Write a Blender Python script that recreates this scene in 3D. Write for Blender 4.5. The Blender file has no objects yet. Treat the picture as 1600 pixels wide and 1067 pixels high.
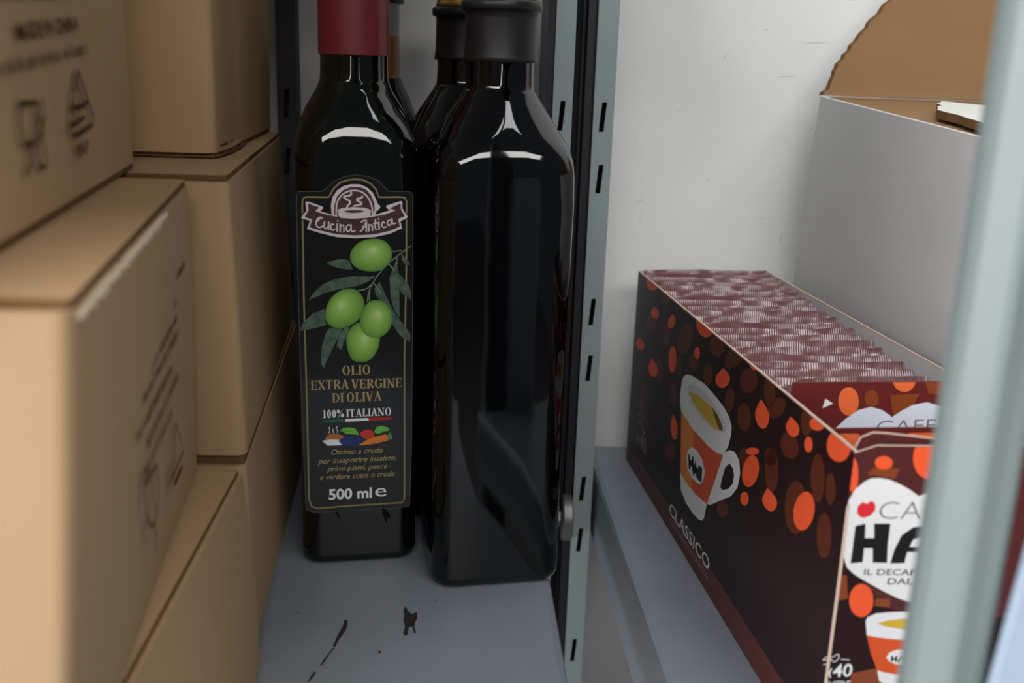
import bpy, bmesh, math, random
from mathutils import Vector, Matrix
from mathutils.geometry import tessellate_polygon
random.seed(7)
R = math.radians
OZ = 1.1638            # height of the camera; shelf tops are at 0.90 m
S = 0.90
sc = bpy.context.scene
C = sc.collection

# ------------------------------------------------------------------ camera
cam = bpy.data.cameras.new('camera'); camo = bpy.data.objects.new('camera', cam); C.objects.link(camo)
cam.sensor_width = 36; cam.lens = 36; cam.clip_start = .01
rt = Vector((.9982, -.0512, .0328)); up = Vector((-.0182, .2637, .9644)); bk = Vector((-.058, -.9632, .2623))
camo.matrix_world = Matrix(((rt[0], up[0], bk[0], 0), (rt[1], up[1], bk[1], 0), (rt[2], up[2], bk[2], OZ), (0, 0, 0, 1)))
cam.dof.use_dof = True; cam.dof.focus_distance = .52; cam.dof.aperture_fstop = 9.5
sc.camera = camo
# ------------------------------------------------------------------ light
sc.view_settings.view_transform = 'Standard'; sc.view_settings.look = 'None'
sc.view_settings.gamma = 1; sc.view_settings.use_curve_mapping = False
sc.view_settings.exposure = .17
w = bpy.data.worlds.new('room_light'); sc.world = w; w.use_nodes = True
w.node_tree.nodes['Background'].inputs[0].default_value = (.80, .88, 1, 1)
w.node_tree.nodes['Background'].inputs[1].default_value = .09
def area(name, loc, target, sx, sy, power, col):
    l = bpy.data.lights.new(name, 'AREA'); l.shape = 'RECTANGLE'; l.size = sx; l.size_y = sy; l.energy = power; l.color = col
    o = bpy.data.objects.new(name, l); C.objects.link(o); o.location = loc
    d = Vector(target) - Vector(loc); o.rotation_euler = d.to_track_quat('-Z', 'Y').to_euler()
    return o
area('ceiling_light', (-.4, -1.9, 2.45), (.05, .4, 1.1), 3.8, .5, 54, (1, .975, .94))
area('ceiling_light', (.15, -.15, 2.45), (.1, .45, .9), .9, .6, 10, (.97, .98, 1))
area('front_left_fill', (-2.1, -1.5, 1.25), (.1, .5, 1.0), 1.0, 1.9, 58, (.95, .96, 1))  # made-up fill from front left, for box fronts and bottle edges

# ------------------------------------------------------------------ materials
def srgb(c):
    return tuple(((v/255)/12.92 if v/255 <= .04045 else ((v/255+.055)/1.055)**2.4) for v in c) + (1,)
M = {}
def mat(name, c, rough=.6, metal=0, spec=.5, bump=None, vary=None, coat=0, **kw):
    m = bpy.data.materials.new(name); m.use_nodes = True; nt = m.node_tree; b = nt.nodes['Principled BSDF']
    b.inputs['Base Color'].default_value = srgb(c); b.inputs['Roughness'].default_value = rough
    b.inputs['Metallic'].default_value = metal; b.inputs['Specular IOR Level'].default_value = spec
    b.inputs['Coat Weight'].default_value = coat; b.inputs['Coat Roughness'].default_value = .08
    tc = nt.nodes.new('ShaderNodeTexCoord')
    if vary:      # (scale, darker colour, amount, stretch)
        n = nt.nodes.new('ShaderNodeTexNoise'); n.inputs['Scale'].default_value = vary[0]; n.inputs['Detail'].default_value = 6
        mp = nt.nodes.new('ShaderNodeMapping'); mp.inputs['Scale'].default_value = vary[3]
        nt.links.new(tc.outputs['Object'], mp.inputs[0]); nt.links.new(mp.outputs[0], n.inputs['Vector'])
        r = nt.nodes.new('ShaderNodeValToRGB'); r.color_ramp.elements[0].position = .5-vary[2]; r.color_ramp.elements[1].position = .5+vary[2]
        r.color_ramp.elements[0].color = srgb(vary[1]); r.color_ramp.elements[1].color = srgb(c)
        nt.links.new(n.outputs['Fac'], r.inputs[0]); nt.links.new(r.outputs[0], b.inputs['Base Color'])
    if bump:      # (scale, strength, distance, stretch)
        n = nt.nodes.new('ShaderNodeTexNoise'); n.inputs['Scale'].default_value = bump[0]; n.inputs['Detail'].default_value = 4
        mp = nt.nodes.new('ShaderNodeMapping'); mp.inputs['Scale'].default_value = bump[3]
        nt.links.new(tc.outputs['Object'], mp.inputs[0]); nt.links.new(mp.outputs[0], n.inputs['Vector'])
        u = nt.nodes.new('ShaderNodeBump'); u.inputs['Strength'].default_value = bump[1]; u.inputs['Distance'].default_value = bump[2]
        nt.links.new(n.outputs['Fac'], u.inputs['Height']); nt.links.new(u.outputs[0], b.inputs['Normal'])
    for k, v in kw.items(): b.inputs[k.replace('_', ' ')].default_value = v
    M[name] = m; return m
one = (1, 1, 1)
mat('wall', (236, 236, 234), .75, bump=(45, .25, .002, one), vary=(9, (226, 226, 224), .25, one))
mat('scuff', (186, 186, 184), .8)
mat('floor', (120, 118, 114), .35)
mat('shelf_paint', (136, 146, 154), .42, bump=(120, .12, .0005, one), vary=(14, (126, 136, 144), .2, one))
mat('chip', (38, 32, 34), .8)
mat('upright_paint', (142, 156, 156), .45, bump=(60, .1, .0005, (1, 1, .2)))
mat('near_paint', (134, 147, 145), .42)
mat('blue_black', (24, 27, 31), .5, bump=(30, .3, .001, (3, 3, .3)))  # blue-black for the gap strip, upright side and plates behind the slots
mat('slate_paint', (58, 62, 66), .6)
mat('steel', (120, 120, 114), .45, metal=.7)
mat('white_plastic', (235, 236, 234), .5, bump=(300, .4, .0008, one))
mat('panel', (170, 188, 206), .5)
mat('cardboard', (190, 159, 121), .85, spec=.2, bump=(22, .03, .003, (1, 1, .25)), vary=(7, (183, 151, 113), .2, one))
mat('cardboard_flap', (184, 152, 114), .85, spec=.2, bump=(22, .18, .003, one))
mat('cut_edge', (116, 86, 56), .95, spec=.1)
mat('torn_fibre', (214, 196, 170), .95, spec=.1)
mat('ink', (72, 52, 34), .9, spec=.1)
mat('grey_board', (204, 204, 201), .7, bump=(16, .25, .003, (1, 1, .3)), vary=(5, (194, 193, 190), .2, (1, 1, .3)))
mat('grey_edge', (206, 208, 206), .8)
mat('kraft_inside', (152, 120, 86), .85, spec=.2, bump=(10, .2, .004, (.4, 1, 1)), vary=(5, (144, 112, 79), .2, (1, 1, 3)))
mat('white_paper', (226, 226, 220), .8)
mat('black_glass', (3, 4, 5), .045, spec=.65, bump=(9, .12, .004, (1, 1, .6)))
mat('green_glass', (6, 12, 5), .04, spec=.6, bump=(11, .1, .004, (1, 1, .6)))
mat('brown_glass', (26, 18, 15), .06, spec=.5)
mat('clear_glass', (222, 235, 228), .03, Transmission_Weight=.9, IOR=1.3)
mat('amber', (150, 100, 58), .1, Transmission_Weight=.3)
mat('capsule_red', (112, 30, 38), .42, coat=.1, bump=(40, .2, .001, (1, 1, .2)))
mat('capsule_black', (24, 24, 27), .42, bump=(40, .25, .001, (1, 1, .2)))
mat('gold', (190, 150, 80), .35, metal=.9)
mat('label_black', (14, 15, 18), .28, coat=.3)
mat('label_line', (74, 76, 74), .4)
mat('label_gold', (150, 134, 88), .45)
mat('gold_text', (178, 156, 108), .55)
mat('label_white', (224, 214, 216), .6)
mat('text_white', (240, 240, 240), .6)
mat('banner_red', (70, 38, 44), .6)
mat('leaf', (54, 78, 62), .6, vary=(260, (92, 116, 98), .2, (1, 1, 4)))
mat('stem', (122, 146, 118), .6)
mat('flag_green', (28, 110, 72), .6); mat('flag_red', (176, 36, 48), .6)
mat('food_blue', (38, 56, 120), .6); mat('food_leaf', (110, 190, 70), .6); mat('food_red', (206, 60, 48), .6)
mat('food_orange', (226, 130, 48), .6); mat('food_brown', (176, 118, 62), .6); mat('food_green', (90, 140, 92), .6)
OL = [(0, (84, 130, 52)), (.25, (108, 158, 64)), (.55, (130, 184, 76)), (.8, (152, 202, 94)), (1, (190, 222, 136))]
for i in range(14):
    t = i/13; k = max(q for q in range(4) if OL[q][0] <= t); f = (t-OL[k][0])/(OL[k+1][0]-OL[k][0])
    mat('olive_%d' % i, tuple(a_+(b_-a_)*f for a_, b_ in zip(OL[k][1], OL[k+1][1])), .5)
# coffee carton print
mat('print_dark', (40, 20, 20), .42, spec=.3)
mat('print_band', (92, 44, 40), .42, spec=.3)
mat('print_bean', (92, 42, 24), .42, spec=.3)
mat('print_orange', (240, 92, 50), .42, spec=.3)
mat('print_front', (84, 38, 36), .3, coat=.2)
mat('print_front_bean', (136, 66, 32), .3, coat=.2)
mat('print_white', (232, 232, 230), .35, coat=.2)
mat('print_cup', (230, 230, 231), .35)
mat('print_cup_in', (208, 208, 210), .35)
mat('print_coffee', (212, 174, 56), .4); mat('print_coffee_dark', (116, 78, 26), .4)
mat('print_cup_orange', (214, 84, 34), .35); mat('print_cup_light', (232, 138, 44), .35)
mat('print_black', (26, 24, 22), .4); mat('print_heart', (222, 46, 52), .4); mat('print_grey', (120, 112, 110), .5)
mat('print_faint', (158, 138, 134), .5)
mat('cream_edge', (216, 188, 170), .8)
mat('foil', (84, 38, 38), .3, coat=.6, spec=.8, bump=(60, .5, .002, one))
mat('foil_seal', (98, 50, 52), .27, coat=.55, spec=.8, bump=(40, .25, .001, one))
mat('sachet_print', (104, 40, 38), .22, coat=.5, bump=(30, .25, .002, one))
mat('sachet_white', (214, 222, 236), .25, coat=.5, bump=(30, .25, .002, one))
mat('sachet_orange', (236, 112, 62), .25, coat=.5)

# ------------------------------------------------------------------ builders
def P(x, y, z): return Vector((x, y, z + OZ))          # z measured from the camera's height
def empty(name, loc, label, cat, group=None, rotz=0):
    o = bpy.data.objects.new(name, None); C.objects.link(o); o.location = loc; o.rotation_euler = (0, 0, rotz)
    o.empty_display_size = .02
    o['label'] = label; o['category'] = cat
    if group: o['group'] = group
    return o
def tag(o, label=None, cat=None, group=None, kind=None):
    for k, v in (('label', label), ('category', cat), ('group', group), ('kind', kind)):
        if v: o[k] = v
    return o
class MB:
    def __init__(s): s.v = []; s.f = []; s.m = []; s.mats = []
    def mi(s, m):
        if m not in s.mats: s.mats.append(m)
        return s.mats.index(m)
    def add(s, vs, fs, m):
        k = len(s.v); s.v += [tuple(v) for v in vs]; s.f += [tuple(k+i for i in f) for f in fs]; s.m += [s.mi(m)]*len(fs)
    def box(s, a, b, m):
        x0, y0, z0 = a; x1, y1, z1 = b
        s.add([(x0,y0,z0),(x1,y0,z0),(x1,y1,z0),(x0,y1,z0),(x0,y0,z1),(x1,y0,z1),(x1,y1,z1),(x0,y1,z1)],
              [(0,3,2,1),(4,5,6,7),(0,1,5,4),(1,2,6,5),(2,3,7,6),(3,0,4,7)], m)
    def hexa(s, lo, hi, m):
        s.add(list(lo)+list(hi), [(0,3,2,1),(4,5,6,7),(0,1,5,4),(1,2,6,5),(2,3,7,6),(3,0,4,7)], m)
    def loft(s, rings, m, cap0=True, cap1=True):
        n = len(rings[0]); vs = [v for r in rings for v in r]; fs = []
        for i in range(len(rings)-1):
            for j in range(n):
                a = i*n+j; b = i*n+(j+1) % n; fs.append((a, b, b+n, a+n))
        if cap0: fs.append(tuple(reversed(range(n))))
        if cap1: fs.append(tuple((len(rings)-1)*n+j for j in range(n)))
        s.add(vs, fs, m)
    def prism(s, poly, z0, z1, m, axis=2):
        def q(p, z): return (p[0], p[1], z) if axis == 2 else ((p[0], z, p[1]) if axis == 1 else (z, p[0], p[1]))
        n = len(poly); tri = tessellate_polygon([[Vector((p[0], p[1], 0)) for p in poly]])
        vs = [q(p, z0) for p in poly] + [q(p, z1) for p in poly]
        fs = [tuple(t) for t in tri] + [tuple(n+i for i in reversed(t)) for t in tri]
        fs += [(i, (i+1) % n, n+(i+1) % n, n+i) for i in range(n)]
        s.add(vs, fs, m)
    def build(s, name, parent=None, smooth=False, bevel=0, seg=2, recalc=True):
        me = bpy.data.meshes.new(name); me.from_pydata(s.v, [], s.f)
        for m in s.mats: me.materials.append(M[m])
        me.polygons.foreach_set('material_index', s.m)
        if recalc:
            bm = bmesh.new(); bm.from_mesh(me); bmesh.ops.recalc_face_normals(bm, faces=bm.faces); bm.to_mesh(me); bm.free()
        if smooth:
            me.polygons.foreach_set('use_smooth', [True]*len(me.polygons))
        me.update()
        o = bpy.data.objects.new(name, me); C.objects.link(o)
        if parent: o.parent = parent
        if bevel:
            b = o.modifiers.new('bevel', 'BEVEL'); b.width = bevel; b.segments = seg; b.limit_method = 'ANGLE'; b.angle_limit = R(35)
        if smooth == 'angle': me.set_sharp_from_angle(angle=R(32))
        return o
def copy_tree(o, parent=None):
    c = o.copy(); C.objects.link(c); c.parent = parent
    for ch in list(o.children): copy_tree(ch, c)
    return c

# ---- flat printing: polygons, strokes and lettering laid on a panel (u, v in mm, w = outwards)
_font_cache = {}
def glyph_mesh(txt, offset=0, shear=0):
    k = (txt, offset, shear)
    if k in _font_cache: return _font_cache[k]
    cu = bpy.data.curves.new('lettering', 'FONT'); cu.body = txt; cu.size = 1; cu.offset = offset; cu.shear = shear; cu.resolution_u = 3
    o = bpy.data.objects.new('lettering', cu); C.objects.link(o)
    bpy.context.view_layer.update()
    me = o.evaluated_get(bpy.context.evaluated_depsgraph_get()).to_mesh()
    vs = [(v.co.x, v.co.y) for v in me.vertices]; fs = [tuple(p.vertices) for p in me.polygons]
    bpy.data.objects.remove(o); bpy.data.curves.remove(cu)
    _font_cache[k] = (vs, fs); return vs, fs
CAP = max(v[1] for v in glyph_mesh('H')[0])
def clip(poly, edges):
    for (ax, ay), (bx, by) in edges:
        out = []; n = len(poly)
        def side(p): return (bx-ax)*(p[1]-ay) - (by-ay)*(p[0]-ax)
        for i in range(n):
            p, q = poly[i], poly[(i+1) % n]; sp, sq = side(p), side(q)
            if sp >= 0: out.append(p)
            if sp*sq < 0:
                t = sp/(sp-sq); out.append((p[0]+(q[0]-p[0])*t, p[1]+(q[1]-p[1])*t))
        poly = out
        if len(poly) < 3: return []
    return poly
class Art(MB):
    def __init__(s, base=.0002, step=.00003): super().__init__(); s.base = base; s.step = step; s.clipto = None
    def w(s, layer): return s.base + layer*s.step
    def poly(s, pts, m, layer):
        if s.clipto: pts = clip(pts, s.clipto)
        if len(pts) < 3: return
        tri = tessellate_polygon([[Vector((p[0], p[1], 0)) for p in pts]])
        s.add([(p[0]/1000, p[1]/1000, s.w(layer)) for p in pts], [tuple(t) for t in tri], m)
    def stroke(s, pts, wd, m, layer, closed=False, smooth=0):
        pts = [Vector(p[:2]) for p in pts]
        for _ in range(smooth):
            n = len(pts); q = [] if closed else [pts[0]]
            for i in range(n if closed else n-1):
                a, b = pts[i], pts[(i+1) % n]; q += [a*.75+b*.25, a*.25+b*.75]
            if not closed: q.append(pts[-1])
            pts = q
        n = len(pts)
        def wid(i): return wd if not callable(wd) else wd(i/(n-1))
        L = []; Rr = []
        for i, p in enumerate(pts):
            a = pts[i-1] if (i > 0 or closed) else p; b = pts[(i+1) % n] if (i < n-1 or closed) else p
            d = (b-a); d = d.normalized() if d.length > 1e-9 else Vector((1, 0)); nn = Vector((-d.y, d.x))*wid(i)/2
            L.append(p+nn); Rr.append(p-nn)
        vs = [(p.x/1000, p.y/1000, s.w(layer)) for p in L+Rr]
        fs = [(i, (i+1) % n, n+(i+1) % n, n+i) for i in range(n if closed else n-1)]
        s.add(vs, fs, m)
        if not closed:
            for i in (0, n-1):
                r = wid(i)/2; c = pts[i]
                s.add([((c.x+r*math.cos(t*.7854))/1000, (c.y+r*math.sin(t*.7854))/1000, s.w(layer)) for t in range(8)], [tuple(range(8))], m)
    def text(s, txt, p0, p1, cap, m, layer, offset=0, shear=0):
        vs, fs = glyph_mesh(txt, offset, shear)
        x0 = min(v[0] for v in vs); x1 = max(v[0] for v in vs)
        p0 = Vector(p0); p1 = Vector(p1); d = (p1-p0)/(x1-x0); up_ = Vector((-(p1-p0).y, (p1-p0).x)).normalized()*cap/CAP
        s.add([tuple(((p0 + d*(v[0]-x0) + up_*v[1])/1000)) + (s.w(layer),) for v in vs], fs, m)
    def serif(s, txt, p0, p1, cap, m, layer):
        widths = {'O': .78, 'L': .64, 'I': .36, 'E': .66, 'X': .74, 'T': .68, 'R': .74, 'A': .74, 'V': .74, 'G': .8, 'N': .8, 'D': .78, '1': .45, '0': .55, '%': .85, ' ': .2}
        tot = sum(widths[c] for c in txt); x = 0
        p0 = Vector(p0); p1 = Vector(p1); ex = (p1-p0)/tot; ey = Vector((-ex.y, ex.x)).normalized()*cap
        TK, TN = .17, .07
        def q(px, py): v = p0 + ex*(x+px) + ey*py; return (v.x, v.y)
        def bar(a, b, w_):
            a = Vector(a); b = Vector(b); d = (b-a).normalized(); n = Vector((-d.y, d.x))*w_/2
            s.poly([q(*(a+n)), q(*(b+n)), q(*(b-n)), q(*(a-n))], m, layer)
        def ring(cx, cy, rx, ry, a0=0, a1=360):
            N = 20
            for i in range(N):
                t0 = R(a0+(a1-a0)*i/N); t1 = R(a0+(a1-a0)*(i+1)/N)
                def o_(t): return (cx+rx*math.cos(t), cy+ry*math.sin(t))
                def i_(t): return (cx+(rx-TK*.95)*math.cos(t), cy+(ry-TN*.8)*math.sin(t))
                s.poly([q(*o_(t0)), q(*o_(t1)), q(*i_(t1)), q(*i_(t0))], m, layer)
        def ser(cx, y, h=.16): bar((cx-h, y), (cx+h, y), .06)
        for c in txt:
            W_ = widths[c]; g = .06; a = g; b = W_-g
            if c == 'O': ring(W_/2, .5, (b-a)/2, .52)
            elif c == '0': ring(W_/2, .5, (b-a)/2, .52)
            elif c == 'I': bar((W_/2, 0), (W_/2, 1), TK); ser(W_/2, .03); ser(W_/2, .97)
            elif c == '1': bar((W_/2, 0), (W_/2, 1), TK); ser(W_/2, .03); bar((W_/2, .95), (W_/2-.16, .85), .07)
            elif c == 'L': bar((a+.14, 0), (a+.14, 1), TK); ser(a+.14, .97); bar((a, .035), (b, .035), .07); bar((b-.03, 0), (b-.01, .26), .06)
            elif c == 'E':
                bar((a+.14, 0), (a+.14, 1), TK)
                for yy in (.035, .965): bar((a, yy), (b, yy), .07)
                bar((a+.1, .5), (b-.12, .5), .07); bar((b-.12, .4), (b-.12, .6), .05); bar((b-.03, 0), (b-.01, .26), .06); bar((b-.03, 1), (b-.03, .76), .06)
            elif c == 'T':
                bar((W_/2, 0), (W_/2, 1), TK); ser(W_/2, .03); bar((a, .965), (b, .965), .07); bar((a+.02, 1), (a+.01, .74), .05); bar((b-.02, 1), (b-.01, .74), .05)
            elif c in 'XAV':
                if c == 'X': bar((a+.07, .97), (b-.07, .03), TK); bar((b-.07, .97), (a+.07, .03), TN); [ser(xx, yy, .13) for xx in (a+.09, b-.09) for yy in (.03, .97)]
                if c == 'A': bar((W_/2-.02, 1.02), (b-.08, .03), TK); bar((W_/2, 1.02), (a+.07, .03), TN); bar((a+.16, .33), (b-.16, .33), .06); ser(a+.07, .03, .12); ser(b-.08, .03, .14)
                if c == 'V': bar((a+.08, .97), (W_/2, -.02), TK); bar((b-.07, .97), (W_/2, -.02), TN); ser(a+.08, .97, .14); ser(b-.07, .97, .12)
            elif c == 'R':
                bar((a+.14, 0), (a+.14, 1), TK); ser(a+.14, .03); bar((a, .965), (a+.32, .965), .07); bar((a+.14, .5), (a+.32, .5), .06); ring(a+.3, .735, .27, .26, -90, 90); bar((a+.3, .5), (b-.02, .03), TK*.9)
            elif c == 'D':
                bar((a+.14, 0), (a+.14, 1), TK); bar((a, .965), (a+.3, .965), .07); bar((a, .035), (a+.3, .035), .07); ring(a+.25, .5, b-a-.25, .5, -90, 90)
            elif c == 'G': ring(W_/2, .5, (b-a)/2, .52, 42, 335); bar((b-.07, 0.05), (b-.07, .45), TK*.8); ser(b-.1, .44, .13); bar((b-.03, .72), (b-.03, .98), .05)
            elif c == 'N': bar((a+.1, 0), (a+.1, 1), TN); bar((b-.1, 0), (b-.1, 1), TN); bar((a+.08, .98), (b-.1, .02), TK); ser(a+.1, .03, .12); ser(a+.04, .97, .12); ser(b-.1, .97, .12)
            elif c == '%': ring(.2, .76, .17, .24); ring(W_-.2, .24, .17, .24); bar((.2, 0), (W_-.2, 1), .05)
            x += W_
def frame(origin, ux, uy):
    """panel frame: u along (ux, uy), v up, w outwards; origin world"""
    u = Vector((ux, uy, 0)).normalized(); n = Vector((u.y, -u.x, 0))
    return Matrix(((u.x, 0, n.x, origin[0]), (u.y, 0, n.y, origin[1]), (0, 1, 0, origin[2]), (0, 0, 0, 1)))

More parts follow.
